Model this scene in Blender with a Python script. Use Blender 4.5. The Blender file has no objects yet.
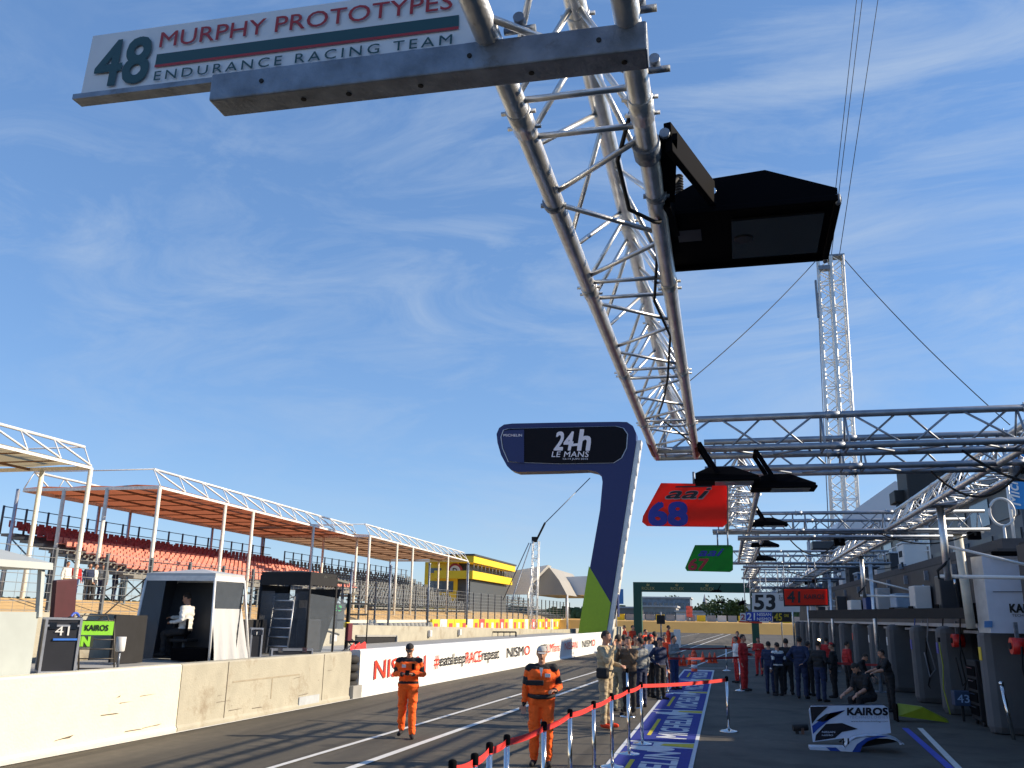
import bpy, bmesh, random
import numpy as np
from math import *
from mathutils import Vector, Matrix, noise
random.seed(7)
V = Vector
S = bpy.context.scene
C = S.collection
# ------------------------------------------------------------------ camera
FPX, CX, CY, H = 858., 512., 384., 2.05
YAW, PITCH, ROLL = radians(13.5444), radians(15.0871), radians(1.0)
Fw = V((-sin(YAW)*cos(PITCH), cos(YAW)*cos(PITCH), sin(PITCH)))
R0 = V((cos(YAW), sin(YAW), 0)); U0 = R0.cross(Fw)
Rt = R0*cos(ROLL)+U0*sin(ROLL); Up = U0*cos(ROLL)-R0*sin(ROLL)
CAM = V((0, 0, H))
def ray(px, py): return Rt*((px-CX)/FPX)-Up*((py-CY)/FPX)+Fw
def G(px, py, z=0.):            # point on the level z
    d = ray(px, py); return CAM+d*((z-H)/d.z)
def AY(px, py, Y):
    d = ray(px, py); return CAM+d*(Y/d.y)
def AX(px, py, X):
    d = ray(px, py); return CAM+d*(X/d.x)
K = 1.2                          # overhead rig size factor
ZT = 2.05+1.45*K                 # underside of the rig
def rig(x, y, z=3.5): return V((x*K, y*K, 2.05+(z-2.05)*K))
cam = bpy.data.cameras.new('camera'); co = bpy.data.objects.new('camera', cam); C.objects.link(co)
co.matrix_world = Matrix(((Rt.x, Up.x, -Fw.x, 0), (Rt.y, Up.y, -Fw.y, 0), (Rt.z, Up.z, -Fw.z, H), (0, 0, 0, 1)))
cam.sensor_width = 36; cam.lens = FPX/1024*36; cam.clip_start = .05; cam.clip_end = 5000
S.camera = co
# ------------------------------------------------------------------ materials
MATS = {}
def mat(name, col, rough=.6, metal=0., var=.12, scale=6., bump=0., bscale=None, spec=.5, trans=0., alpha=1., emit=0., stretch=None, dirt=None):
    if name in MATS: return MATS[name]
    m = bpy.data.materials.new(name); m.use_nodes = True; nt = m.node_tree; N = nt.nodes; L = nt.links
    b = N['Principled BSDF']; b.inputs['Roughness'].default_value = rough; b.inputs['Metallic'].default_value = metal
    b.inputs['Specular IOR Level'].default_value = spec
    if trans: b.inputs['Transmission Weight'].default_value = trans
    b.inputs['Alpha'].default_value = alpha
    tc = N.new('ShaderNodeTexCoord'); mp = N.new('ShaderNodeMapping'); L.new(tc.outputs['Object'], mp.inputs[0])
    if stretch: mp.inputs['Scale'].default_value = stretch
    n = N.new('ShaderNodeTexNoise'); n.inputs['Scale'].default_value = scale; n.inputs['Detail'].default_value = 6; L.new(mp.outputs[0], n.inputs['Vector'])
    r = N.new('ShaderNodeMapRange'); r.inputs['From Min'].default_value = .3; r.inputs['From Max'].default_value = .7
    r.inputs['To Min'].default_value = 1-var; r.inputs['To Max'].default_value = 1+var; L.new(n.outputs['Fac'], r.inputs['Value'])
    mx = N.new('ShaderNodeMix'); mx.data_type = 'RGBA'; mx.blend_type = 'MULTIPLY'; mx.inputs[0].default_value = 1
    mx.inputs[6].default_value = (*col, 1); L.new(r.outputs[0], mx.inputs[7])
    out = mx.outputs[2]
    if dirt:
        n2 = N.new('ShaderNodeTexNoise'); n2.inputs['Scale'].default_value = dirt[1]; n2.inputs['Detail'].default_value = 8; n2.inputs['Roughness'].default_value = .7
        L.new(mp.outputs[0], n2.inputs['Vector'])
        r2 = N.new('ShaderNodeMapRange'); r2.inputs['From Min'].default_value = dirt[2]; r2.inputs['From Max'].default_value = dirt[2]+.15; L.new(n2.outputs['Fac'], r2.inputs['Value'])
        m2 = N.new('ShaderNodeMix'); m2.data_type = 'RGBA'; L.new(r2.outputs[0], m2.inputs[0]); L.new(out, m2.inputs[6]); m2.inputs[7].default_value = (*dirt[0], 1)
        out = m2.outputs[2]
    L.new(out, b.inputs['Base Color'])
    if bump:
        n3 = N.new('ShaderNodeTexNoise'); n3.inputs['Scale'].default_value = bscale or scale*4; n3.inputs['Detail'].default_value = 5; L.new(mp.outputs[0], n3.inputs['Vector'])
        bp = N.new('ShaderNodeBump'); bp.inputs['Strength'].default_value = bump; bp.inputs['Distance'].default_value = .02
        L.new(n3.outputs['Fac'], bp.inputs['Height']); L.new(bp.outputs[0], b.inputs['Normal'])
    if emit:
        b.inputs['Emission Color'].default_value = (*col, 1); b.inputs['Emission Strength'].default_value = emit
    MATS[name] = m; return m
ALU = mat('aluminium', (.66, .67, .68), .38, .85, .2, 9, .15, 40, dirt=((.16, .13, .1), 14, .62))
ALUF = mat('far_aluminium', (.5, .52, .56), .45, .75, .15, 5)
WHM = mat('white_metal', (.75, .75, .74), .4, .1, .08, 3)
STEEL = mat('galvanised_steel', (.2, .23, .28), .5, .6, .3, 12, .2, 60, dirt=((.12, .12, .13), 9, .6))
CHROME = mat('chrome', (.72, .72, .72), .15, 1., .05)
BLK = mat('black_paint', (.0035, .0035, .005), .8, 0, .1, spec=.05)
BLKM = mat('black_matt', (.012, .012, .014), .8, 0, .2)
DKGLASS = mat('dark_glass', (.02, .025, .03), .08, 0, .05, spec=.8)
CLEARP = mat('clear_plastic', (.4, .47, .56), .1, 0, .1, alpha=.16)
WHT = mat('white_paint', (.78, .78, .76), .5, 0, .05, 3)
OFFW = mat('off_white_panel', (.62, .62, .62), .45, 0, .05, 2)
GREYC = mat('grey_canvas', (.42, .44, .46), .7, 0, .08, 3, .3, 8)
WHTC = mat('white_canvas', (.45, .46, .47), .65, 0, .05, 3, .5, 4, stretch=(1, 1, .25))
RED = mat('red_paint', (.65, .02, .015), .4, 0, .05)
REDB = mat('red_belt', (.75, .04, .035), .55, 0, .08)
FLUO = mat('fluorescent_red', (.9, .035, .01), .45, 0, .03, emit=0)
GREEN = mat('green_sign', (.01, .2, .025), .45, 0, .04)
DGREEN = mat('dark_green', (.008, .07, .045), .5, 0, .08)
LIME = mat('lime_green', (.33, .5, .02), .5, 0, .05)
NEONG = mat('bright_green_card', (.35, .85, .06), .55, 0, .05)
NAVY = mat('navy_blue', (.008, .016, .11), .4, 0, .06)
BLUE = mat('blue_print', (.015, .05, .42), .45, 0, .06)
BLUEC = mat('carpet_blue', (.008, .022, .24), .85, 0, .2, 20, .3, 200)
YELC = mat('carpet_yellow', (.55, .45, .03), .85, 0, .15, 20)
WHC = mat('carpet_white', (.55, .58, .62), .85, 0, .12, 20)
YEL = mat('yellow_paint', (.78, .55, .02), .45, 0, .05, 2)
ORG = mat('orange_paint', (.85, .25, .03), .5, 0, .06)
DTEAL = mat('dark_teal_lettering', (.01, .06, .07), .4, 0, .03)
DRED = mat('dark_red_lettering', (.35, .015, .02), .4, 0, .03)
PINKW = mat('silver_lettering', (.82, .75, .78), .4, 0, .03)
CONC = mat('concrete', (.39, .37, .3), .9, 0, .1, 2.5, .4, 30, dirt=((.27, .23, .17), 1.3, .55))
CONCW = mat('whitewashed_concrete', (.7, .65, .52), .85, 0, .04, 3, .35, 25, dirt=((.5, .46, .36), 2.2, .62))
CONCG = mat('grey_concrete', (.3, .3, .29), .9, 0, .15, 2, .3, 20)
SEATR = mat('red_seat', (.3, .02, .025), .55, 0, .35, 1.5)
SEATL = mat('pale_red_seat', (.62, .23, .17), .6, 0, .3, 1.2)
SEATG = mat('grey_seat', (.13, .14, .15), .6, 0, .3, .6)
SAND = mat('sand', (.5, .34, .16), .95, 0, .12, .2)
def glow_through(m, c, f):          # thin printed sheet that lets some light through
    nt = m.node_tree; b = nt.nodes['Principled BSDF']; tr_ = nt.nodes.new('ShaderNodeBsdfTranslucent'); tr_.inputs[0].default_value = (*c, 1); ms = nt.nodes.new('ShaderNodeMixShader'); ms.inputs[0].default_value = f
    out = nt.nodes['Material Output']; nt.links.new(b.outputs[0], ms.inputs[1]); nt.links.new(tr_.outputs[0], ms.inputs[2]); nt.links.new(ms.outputs[0], out.inputs[0])
glow_through(FLUO, (1, .06, .02), .5); glow_through(GREEN, (.02, .5, .05), .45)
# cloth and skin
def cloth(n, c, v=.15): return mat('cloth_'+n, c, .85, 0, v, 7, .35, 22)
HIVIS = cloth('orange', (.95, .125, .01), .1); CBLK = cloth('black', (.015, .015, .018)); CTAN = cloth('tan', (.42, .34, .22)); CGREY = cloth('grey', (.24, .25, .25))
CRED = cloth('red', (.45, .02, .02)); CNAVY = cloth('navy', (.015, .025, .07)); CWHT = cloth('white', (.7, .7, .68)); CJEAN = cloth('jeans', (.02, .04, .12)); COLIVE = cloth('olive', (.27, .25, .18)); CORED = cloth('orange_red', (.8, .06, .015))
SKIN = mat('skin', (.5, .26, .17), .55, 0, .08, 10); HAIRB = mat('dark_hair', (.02, .014, .01), .7, 0, .3, 40, .5, 120); HAIRG = mat('grey_hair', (.35, .33, .3), .7, 0, .2, 40); FEAT = mat('eyes_and_lips', (.06, .02, .018), .5)
RUB = mat('rubber', (.02, .02, .02), .8, 0, .2)
# ------------------------------------------------------------------ mesh builder
def frame(d):
    d = d.normalized(); a = V((0, 0, 1)) if abs(d.z) < .95 else V((1, 0, 0))
    x = d.cross(a).normalized(); return x, d.cross(x).normalized()
class MB:
    def __init__(s): s.v = []; s.f = []; s.sm = []; s.mi = []; s.cur = 0
    def face(s, idx, smooth=False): s.f.append(idx); s.sm.append(smooth); s.mi.append(s.cur)
    def poly(s, pts):
        n = len(s.v); s.v += [V(p) for p in pts]; s.face(list(range(n, n+len(pts)))); return s
    def tube(s, a, b, r, r2=None, seg=8, caps=True):
        a, b = V(a), V(b)
        if (b-a).length < 1e-6: return s
        r2 = r if r2 is None else r2; x, y = frame(b-a); n = len(s.v)
        for p, q in ((a, r), (b, r2)):
            for i in range(seg):
                t = 2*pi*i/seg; s.v.append(p+x*cos(t)*q+y*sin(t)*q)
        for i in range(seg):
            j = (i+1) % seg; s.face([n+i, n+j, n+seg+j, n+seg+i], True)
        if caps: s.face([n+i for i in range(seg)][::-1]); s.face([n+seg+i for i in range(seg)])
        return s
    def path(s, pts, r, seg=6):
        pts = [V(p) for p in pts]; n = len(s.v); m = len(pts)
        for k, p in enumerate(pts):
            d = pts[min(k+1, m-1)]-pts[max(k-1, 0)]; x, y = frame(d)
            for i in range(seg):
                t = 2*pi*i/seg; s.v.append(p+x*cos(t)*r+y*sin(t)*r)
        for k in range(m-1):
            for i in range(seg):
                j = (i+1) % seg; s.face([n+k*seg+i, n+k*seg+j, n+(k+1)*seg+j, n+(k+1)*seg+i], True)
        return s
    def box(s, c, d, rz=0., M=None, bev=0.):
        c = V(c); hx, hy, hz = d[0]/2, d[1]/2, d[2]/2
        M3 = M or Matrix.Rotation(rz, 3, 'Z')
        if bev:
            bm = bmesh.new(); bmesh.ops.create_cube(bm, size=1)
            for v in bm.verts: v.co = V((v.co.x*d[0], v.co.y*d[1], v.co.z*d[2]))
            bmesh.ops.bevel(bm, geom=bm.edges[:], offset=min(bev, min(d)*.45), segments=2, affect='EDGES', profile=.5)
            n = len(s.v); bm.verts.index_update()
            s.v += [c+M3 @ v.co for v in bm.verts]
            for f in bm.faces: s.face([n+v.index for v in f.verts])
            bm.free(); return s
        n = len(s.v)
        for sx, sy, sz in ((-1, -1, -1), (1, -1, -1), (1, 1, -1), (-1, 1, -1), (-1, -1, 1), (1, -1, 1), (1, 1, 1), (-1, 1, 1)):
            s.v.append(c+M3 @ V((sx*hx, sy*hy, sz*hz)))
        for f in ((3, 2, 1, 0), (4, 5, 6, 7), (0, 1, 5, 4), (1, 2, 6, 5), (2, 3, 7, 6), (3, 0, 4, 7)): s.face([n+i for i in f])
        return s
    def bb(s, a, b, bev=0.):
        a, b = V(a), V(b); return s.box((a+b)/2, (abs(b.x-a.x), abs(b.y-a.y), abs(b.z-a.z)), bev=bev)
    def bar(s, a, b, w, h, bev=0.):       # rectangular bar from a to b
        a, b = V(a), V(b); d = (b-a); L = d.length; d.normalize(); up = V((0, 0, 1)) if abs(d.z) < .95 else V((0, 1, 0))
        x = d.cross(up).normalized(); z = x.cross(d)
        return s.box((a+b)/2, (w, L, h), M=Matrix((x, d, z)).transposed(), bev=bev)
    def prism(s, pts, off):               # polygon pts (3D), extruded by off
        pts = [V(p) for p in pts]; off = V(off); n = len(s.v); m = len(pts); s.v += pts+[p+off for p in pts]
        s.face(list(range(n, n+m))); s.face(list(range(n+m, n+2*m))[::-1])
        for i in range(m):
            j = (i+1) % m; s.face([n+j, n+i, n+m+i, n+m+j])
        return s
    def hull(s, pts):
        bm = bmesh.new()
        for p in pts: bm.verts.new(p)
        bmesh.ops.convex_hull(bm, input=bm.verts[:]); bm.verts.index_update(); n = len(s.v)
        s.v += [v.co.copy() for v in bm.verts]
        for f in bm.faces: s.face([n+v.index for v in f.verts])
        bm.free(); return s
    def lathe(s, c, prof, seg=20):
        c = V(c); n = len(s.v)
        for r, z in prof:
            for i in range(seg): s.v.append(c+V((r*cos(2*pi*i/seg), r*sin(2*pi*i/seg), z)))
        for k in range(len(prof)-1):
            for i in range(seg):
                j = (i+1) % seg; s.face([n+k*seg+i, n+k*seg+j, n+(k+1)*seg+j, n+(k+1)*seg+i], True)
        s.face([n+i for i in range(seg)][::-1]); s.face([n+(len(prof)-1)*seg+i for i in range(seg)]); return s
    def ball(s, c, r, seg=10, rings=6):
        c = V(c); r = V(r) if hasattr(r, '__len__') else V((r, r, r)); n = len(s.v)
        for k in range(rings+1):
            t = pi*k/rings
            for i in range(seg): s.v.append(c+V((r.x*sin(t)*cos(2*pi*i/seg), r.y*sin(t)*sin(2*pi*i/seg), r.z*cos(t))))
        for k in range(rings):
            for i in range(seg):
                j = (i+1) % seg; s.face([n+k*seg+i, n+(k+1)*seg+i, n+(k+1)*seg+j, n+k*seg+j], True)
        return s
def wloc(o):
    p = V((0, 0, 0))
    while o: p += o.location; o = o.parent
    return p
def obj(name, mb, mats, parent=None, world=False, at=None):
    me = bpy.data.meshes.new(name)
    off = wloc(parent) if (world and parent) else V((0, 0, 0))
    if at is not None: off = V(at)
    me.from_pydata([tuple(v-off) for v in mb.v], [], mb.f)
    for m in (mats if isinstance(mats, (list, tuple)) else [mats]): me.materials.append(m)
    me.polygons.foreach_set('use_smooth', mb.sm); me.polygons.foreach_set('material_index', mb.mi); me.validate(); me.update()
    o = bpy.data.objects.new(name, me); C.objects.link(o)
    if parent: o.parent = parent
    if at is not None: o.location = at
    return o
def tag(o, label=None, cat=None, group=None, kind=None):
    if label: o['label'] = label
    if cat: o['category'] = cat
    if group: o['group'] = group
    if kind: o['kind'] = kind
    return o
def thing(name, label, cat, loc=(0, 0, 0), group=None, rz=0.):
    o = bpy.data.objects.new(name, None); C.objects.link(o); o.location = loc; o.rotation_euler = (0, 0, rz); o.empty_display_size = .1
    return tag(o, label, cat, group)
def struct(name, mb, m): return tag(obj(name, mb, m), kind='structure')
def dup(o, parent=None, top=True):
    c = o.copy(); C.objects.link(c)
    if parent: c.parent = parent
    for ch in list(o.children): dup(ch, c)
    return c
TMP = bpy.data.scenes.new('workbench')
def baked(o):                       # evaluated copy of an object's mesh, in a scratch scene
    TMP.collection.objects.link(o); 
    with bpy.context.temp_override(scene=TMP, view_layer=TMP.view_layers[0]): dg = bpy.context.evaluated_depsgraph_get()
    me = bpy.data.meshes.new_from_object(o.evaluated_get(dg)); bpy.data.objects.remove(o); return me
def text_mb(t, off=0., shear=0., spacing=1.):
    cu = bpy.data.curves.new('t', 'FONT'); cu.body = t; cu.shear = shear; cu.space_character = spacing; cu.resolution_u = 3
    o = bpy.data.objects.new('t', cu); me = baked(o)
    vs = [v.co.copy() for v in me.vertices]; fs = [list(p.vertices) for p in me.polygons]
    bpy.data.curves.remove(cu); bpy.data.meshes.remove(me)
    x0 = min(v.x for v in vs); x1 = max(v.x for v in vs); y0 = min(v.y for v in vs); y1 = max(v.y for v in vs)
    return [((v.x-x0)/(x1-x0), (v.y-y0)/(y1-y0)) for v in vs], fs
def text(t, m, parent, o, xd, yd, off=0., shear=0., spacing=1., lift=.004, name='lettering', world=True):
    """flat lettering in the box o, o+xd, o+yd (xd, yd carry the size)"""
    vs, fs = text_mb(t, off, shear, spacing); o, xd, yd = V(o), V(xd), V(yd); n = xd.cross(yd).normalized()*lift
    mb = MB(); sh = [(0, 0)]                 # heavier strokes: the same letters set again, shifted a little
    if off:
        hh = off*yd.length*.75; dx, dy = hh/xd.length, hh/yd.length
        sh = [(-dx, -dy), (-dx, dy), (dx, dy), (dx, -dy), (0, 0), (-dx, 0), (dx, 0)]
    for q, (sx, sy) in enumerate(sh):
        k = len(mb.v); mb.v += [o+xd*(a*(1-2*abs(dx if off else 0))+(dx if off else 0)+sx)+yd*(b+sy)+(n+n.normalized()*.00012*q) for a, b in vs]
        for f in fs: mb.face([k+i for i in f])
    return obj(name, mb, m, parent, world)
def bez(a, b, sag, n=12):
    a, b = V(a), V(b); return [a.lerp(b, i/n)-V((0, 0, sag*4*(i/n)*(1-i/n))) for i in range(n+1)]
ORD = ['nearest', 'second', 'third', 'fourth', 'fifth', 'sixth', 'seventh', 'eighth', 'ninth', 'tenth', 'eleventh', 'twelfth', 'thirteenth', 'fourteenth', 'fifteenth', 'sixteenth']
# ------------------------------------------------------------------ light and sky
SAZ = (.97, .243); ELEV = radians(27)
S.world = bpy.data.worlds.new('World'); S.world.use_nodes = True; nt = S.world.node_tree; N = nt.nodes; L = nt.links
bg = N['Background']; bg.inputs[1].default_value = .15
sky = N.new('ShaderNodeTexSky'); sky.sky_type = 'NISHITA'; sky.sun_disc = False; sky.sun_elevation = ELEV; sky.sun_rotation = atan2(SAZ[0], SAZ[1])
sky.air_density = 1.0; sky.dust_density = 0.0; sky.ozone_density = 4.5
tc = N.new('ShaderNodeTexCoord'); mp = N.new('ShaderNodeMapping'); mp.inputs['Rotation'].default_value = (0.15, .35, .9); mp.inputs['Scale'].default_value = (.8, 3.6, 5.5)
L.new(tc.outputs['Generated'], mp.inputs[0])
n1 = N.new('ShaderNodeTexNoise'); n1.inputs['Scale'].default_value = 2.4; n1.inputs['Detail'].default_value = 13; n1.inputs['Roughness'].default_value = .66; n1.inputs['Distortion'].default_value = .9
L.new(mp.outputs[0], n1.inputs['Vector'])
n2 = N.new('ShaderNodeTexNoise'); n2.inputs['Scale'].default_value = 1.6; n2.inputs['Detail'].default_value = 3; L.new(tc.outputs['Generated'], n2.inputs['Vector'])
r1 = N.new('ShaderNodeMapRange'); r1.inputs['From Min'].default_value = .44; r1.inputs['From Max'].default_value = .76; L.new(n1.outputs['Fac'], r1.inputs['Value'])
r2 = N.new('ShaderNodeMapRange'); r2.inputs['From Min'].default_value = .4; r2.inputs['From Max'].default_value = .62; L.new(n2.outputs['Fac'], r2.inputs['Value'])
mu = N.new('ShaderNodeMath'); mu.operation = 'MULTIPLY'; L.new(r1.outputs[0], mu.inputs[0]); L.new(r2.outputs[0], mu.inputs[1])
mu2 = N.new('ShaderNodeMath'); mu2.operation = 'MULTIPLY'; mu2.inputs[1].default_value = .6; L.new(mu.outputs[0], mu2.inputs[0])
hs = N.new('ShaderNodeHueSaturation'); hs.inputs['Value'].default_value = 1.5; hs.inputs['Saturation'].default_value = 1.25; gm = N.new('ShaderNodeGamma'); gm.inputs[1].default_value = .54; L.new(sky.outputs[0], gm.inputs[0]); L.new(gm.outputs[0], hs.inputs['Color'])
mx = N.new('ShaderNodeMix'); mx.data_type = 'RGBA'; L.new(mu2.outputs[0], mx.inputs[0]); tn = N.new('ShaderNodeMix'); tn.data_type = 'RGBA'; tn.blend_type = 'MULTIPLY'; tn.inputs[0].default_value = 1; tn.inputs[7].default_value = (.72, .83, 1.03, 1); L.new(hs.outputs[0], tn.inputs[6]); L.new(tn.outputs[2], mx.inputs[6]); mx.inputs[7].default_value = (2.3, 2.8, 3.5, 1)
L.new(mx.outputs[2], bg.inputs[0])
sun = bpy.data.lights.new('sun', 'SUN'); sun.energy = 5.; sun.angle = radians(.53); sun.color = (1, .84, .62)
so = bpy.data.objects.new('sun', sun); C.objects.link(so)
sd = V((SAZ[0]*cos(ELEV), SAZ[1]*cos(ELEV), sin(ELEV))); so.rotation_euler = sd.to_track_quat('Z', 'Y').to_euler()
S.view_settings.view_transform = 'Standard'; S.view_settings.look = 'None'; S.view_settings.exposure = .6; S.view_settings.gamma = 1
# ------------------------------------------------------------------ ground, road, markings
RD = V((sin(radians(2.95)), cos(radians(2.95)), 0)); RN = V((RD.y, -RD.x, 0)); W0 = V((-9.0, 20., 0))
def RW(u, v, z=0.): return W0+RN*u+RD*v+V((0, 0, z))     # u to the right of the pit wall, v along it
def rsheet(u0, u1, v0, v1, z):
    return MB().poly([RW(u0, v0, z), RW(u1, v0, z), RW(u1, v1, z), RW(u0, v1, z)])
def ground_mat(name, c1, c2, sc, rough=.85, streak=True, spots=None, stretch=(1, 1, 1)):
    m = mat(name, c1, rough, 0, .14, sc*14, .35, 160, spec=.35)
    nt = m.node_tree; N = nt.nodes; L = nt.links; b = N['Principled BSDF']; src = b.inputs['Base Color'].links[0].from_socket
    g = N.new('ShaderNodeTexCoord'); mp = N.new('ShaderNodeMapping'); mp.inputs['Scale'].default_value = stretch; mp.inputs['Rotation'].default_value = (0, 0, radians(3)); L.new(g.outputs['Object'], mp.inputs[0])
    n = N.new('ShaderNodeTexNoise'); n.inputs['Scale'].default_value = sc; n.inputs['Detail'].default_value = 7; n.inputs['Roughness'].default_value = .65; L.new(mp.outputs[0], n.inputs['Vector'])
    r = N.new('ShaderNodeMapRange'); r.inputs['From Min'].default_value = .35; r.inputs['From Max'].default_value = .68; L.new(n.outputs['Fac'], r.inputs['Value'])
    x = N.new('ShaderNodeMix'); x.data_type = 'RGBA'; L.new(r.outputs[0], x.inputs[0]); L.new(src, x.inputs[6]); x.inputs[7].default_value = (*c2, 1)
    w = N.new('ShaderNodeTexNoise'); w.inputs['Scale'].default_value = 1.1; w.inputs['Detail'].default_value = 5; mq = N.new('ShaderNodeMapping'); mq.inputs['Rotation'].default_value = (0, 0, radians(3)); mq.inputs['Scale'].default_value = (2.6, .06, 1) if streak else (1, 1, 1)
    L.new(g.outputs['Object'], mq.inputs[0]); L.new(mq.outputs[0], w.inputs['Vector'])
    rw = N.new('ShaderNodeMapRange'); rw.inputs['From Min'].default_value = .52; rw.inputs['From Max'].default_value = .66; rw.inputs['To Max'].default_value = .55; L.new(w.outputs['Fac'], rw.inputs['Value'])
    x2 = N.new('ShaderNodeMix'); x2.data_type = 'RGBA'; L.new(rw.outputs[0], x2.inputs[0]); L.new(x.outputs[2], x2.inputs[6]); x2.inputs[7].default_value = (c2[0]*.55, c2[1]*.55, c2[2]*.55, 1)
    v = N.new('ShaderNodeTexVoronoi'); v.inputs['Scale'].default_value = .55; L.new(g.outputs['Object'], v.inputs['Vector'])
    rv = N.new('ShaderNodeMapRange'); rv.inputs['From Min'].default_value = .06; rv.inputs['From Max'].default_value = .1; rv.inputs['To Min'].default_value = .5; rv.inputs['To Max'].default_value = 0; L.new(v.outputs['Distance'], rv.inputs['Value'])
    x3 = N.new('ShaderNodeMix'); x3.data_type = 'RGBA'; L.new(rv.outputs[0], x3.inputs[0]); L.new(x2.outputs[2], x3.inputs[6]); x3.inputs[7].default_value = (.02, .02, .02, 1)
    L.new(x3.outputs[2], b.inputs['Base Color']); return m
ASPH = ground_mat('asphalt', (.125, .11, .085), (.06, .054, .045), .35, stretch=(2.2, .25, 1))
APRON = ground_mat('apron_concrete', (.105, .095, .078), (.065, .06, .052), .5, streak=False)
GRAS = ground_mat('dry_grass', (.10, .11, .04), (.2, .17, .08), .05)
TRK = ground_mat('track_asphalt', (.1, .095, .085), (.07, .065, .06), .1, stretch=(1, .2, 1))
LINE = mat('road_line_white', (.62, .62, .6), .7, 0, .1, 8, dirt=((.2, .2, .19), 9, .66))
LINEB = mat('road_line_blue', (.03, .06, .45), .7, 0, .15, 8)
struct('ground', MB().poly([(-2500, -300, -.1), (2500, -300, -.1), (2500, 4000, -.1), (-2500, 4000, -.1)]), GRAS)
struct('racing_track', MB().poly([(-60, -60, -.02), (60, -60, -.02), (60, 150, -.02), (-60, 150, -.02)]), TRK)
struct('pit_lane', rsheet(0, 8.05, -60, 130, 0), ASPH)
struct('pit_apron', MB().poly([(-1.9, -40, .004), (30, -40, .004), (30, 44, .004), (-1.9, 44, .004)]), APRON)
rl = MB()
l1 = [G(270, 768, .012), G(594, 672, .012)]; l2 = [G(350, 768, .012), G(600, 680, .012)]
u1 = (l1[0]-W0).dot(RN); u2 = (l2[0]-W0).dot(RN)
for u, v0, v1, w in ((u1, -60, 110, .1), (u2, -60, 110, .13), (.1, -60, 110, .07)):
    rl.poly([RW(u-w/2, v0, .012), RW(u+w/2, v0, .012), RW(u+w/2, v1, .012), RW(u-w/2, v1, .012)])
for a, b, w in ((G(962+12, 768+16, .012), G(920, 728, .012), .1), (G(760, 640, .012), G(690, 668, .012), .12), (G(735, 668, .012), G(680, 668, .012), .14), (G(835, 655, .012), G(640, 663, .012), .1)):
    d = (b-a).normalized(); p = V((-d.y, d.x, 0))*w/2; rl.poly([a-p, a+p, b+p, b-p])
tag(obj('road_lines', rl, LINE), kind='structure')
bl = MB(); a, b = G(975, 790, .014), G(905, 728, .014); d = (b-a).normalized(); p = V((-d.y, d.x, 0))*.06; bl.poly([a-p, a+p, b+p, b-p])
tag(obj('blue_road_line', bl, LINEB), kind='structure')
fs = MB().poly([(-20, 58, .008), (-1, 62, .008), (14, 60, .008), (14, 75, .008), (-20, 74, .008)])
tag(obj('sunlit_track_strip', fs, ground_mat('pale_asphalt', (.16, .14, .11), (.11, .1, .08), .2)), kind='structure')  # sunlight across the far track painted in as a sheet of paler asphalt
# ------------------------------------------------------------------ pit wall
wb_ = {}
def wall_seg(v0, v1, m, name, label, h=1.12, u=0., th=.3, cat='wall', notch=None):
    root = thing(name, label, cat, RW(u-th/2, (v0+v1)/2, 0))
    mb = MB(); prof = [(-th, -.09), (-th, h-.03), (-th+.03, h), (-.03, h), (0, h-.03), (0, .1), (.03, .06), (.03, -.09)]
    mb.prism([RW(u+p, v0, z) for p, z in prof][::-1], RD*(v1-v0)); root['nb'] = 1; wb_[root.name] = obj('wall_body', mb, m, root, True); del root['nb']; return root
va = (AX(181, 700, -9.35)-W0).dot(RD)
def wall_v(px, py=680., u=0.):     # distance along the pit wall seen at a pixel
    d = ray(px, py); o = CAM-W0-RN*u; t = -o.dot(RN)/d.dot(RN); return (CAM+d*t-W0).dot(RD)
vA = wall_v(181); vB = wall_v(350); vC = wall_v(359); vD = wall_v(611)
# seams in the concrete
w1 = wall_seg(-24, vA-.01, CONCW, 'pit_wall', 'bright whitewashed pit wall section nearest the camera', cat='wall')
w2 = wall_seg(vA+.01, vB, CONC, 'pit_wall', 'bare beige concrete pit wall section beside the banner wall', cat='wall')
sm = MB()
for v0, v1, z in ((vA+1.6, vA+4.1, .72), (vA+3., vA+3.02, .5)):
    sm.box(RW(.002, (v0+v1)/2, z), (.006, abs(v1-v0)+.02, .03 if z > .6 else .4), -radians(2.95))
obj('patched_seam', sm, mat('seam_mortar', (.33, .29, .22), .9), wb_[w2.name], True)
jn = mat('joint_dark', (.12, .1, .08), .9)
for v_ in (): obj('panel_joint', MB().box(RW(.003, v_, .56), (.008, .018, 1.08), -radians(2.95)), jn, wb_[w1.name], True)
for v_ in (vA+1.4, vA+5.2): obj('panel_joint', MB().box(RW(.003, v_, .56), (.008, .018, 1.08), -radians(2.95)), jn, wb_[w2.name], True)
SC = mat('tyre_scuff', (.2, .17, .14), .9, 0, .3, 9)
random.seed(21)
for k in range(16):
    v_ = random.uniform(vA-3, vB-.5); z_ = random.uniform(.12, .8); L2 = random.uniform(.05, .5); w_ = wb_[(w1 if v_ < vA else w2).name]
    obj('scuff_mark', MB().poly([RW(.005, v_, z_), RW(.005, v_+L2, z_+random.uniform(-.02, .05)), RW(.005, v_+L2*.8, z_+.012), RW(.005, v_+.02, z_+.014)]), SC if k % 3 else jn, w_, True)
dr = MB().box(RW(.01, vB-2.0, .14), (.03, .9, .2), -radians(2.95)); obj('repair_patch', dr, mat('patch_grey', (.4, .43, .46), .9), w2, True)
g = thing('wall_gap_gate', 'dark tyre and rubber infill between beige wall and banner wall', 'gate', RW(-.15, (vB+vC)/2, 0))
mb = MB()
for k in range(5): mb.lathe(RW(-.2, (vB+vC)/2, .02+k*.2), [(.2, 0), (.26, .04), (.26, .15), (.2, .19)], 16)
obj('tyre_stack', mb, RUB, g, True)
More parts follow.
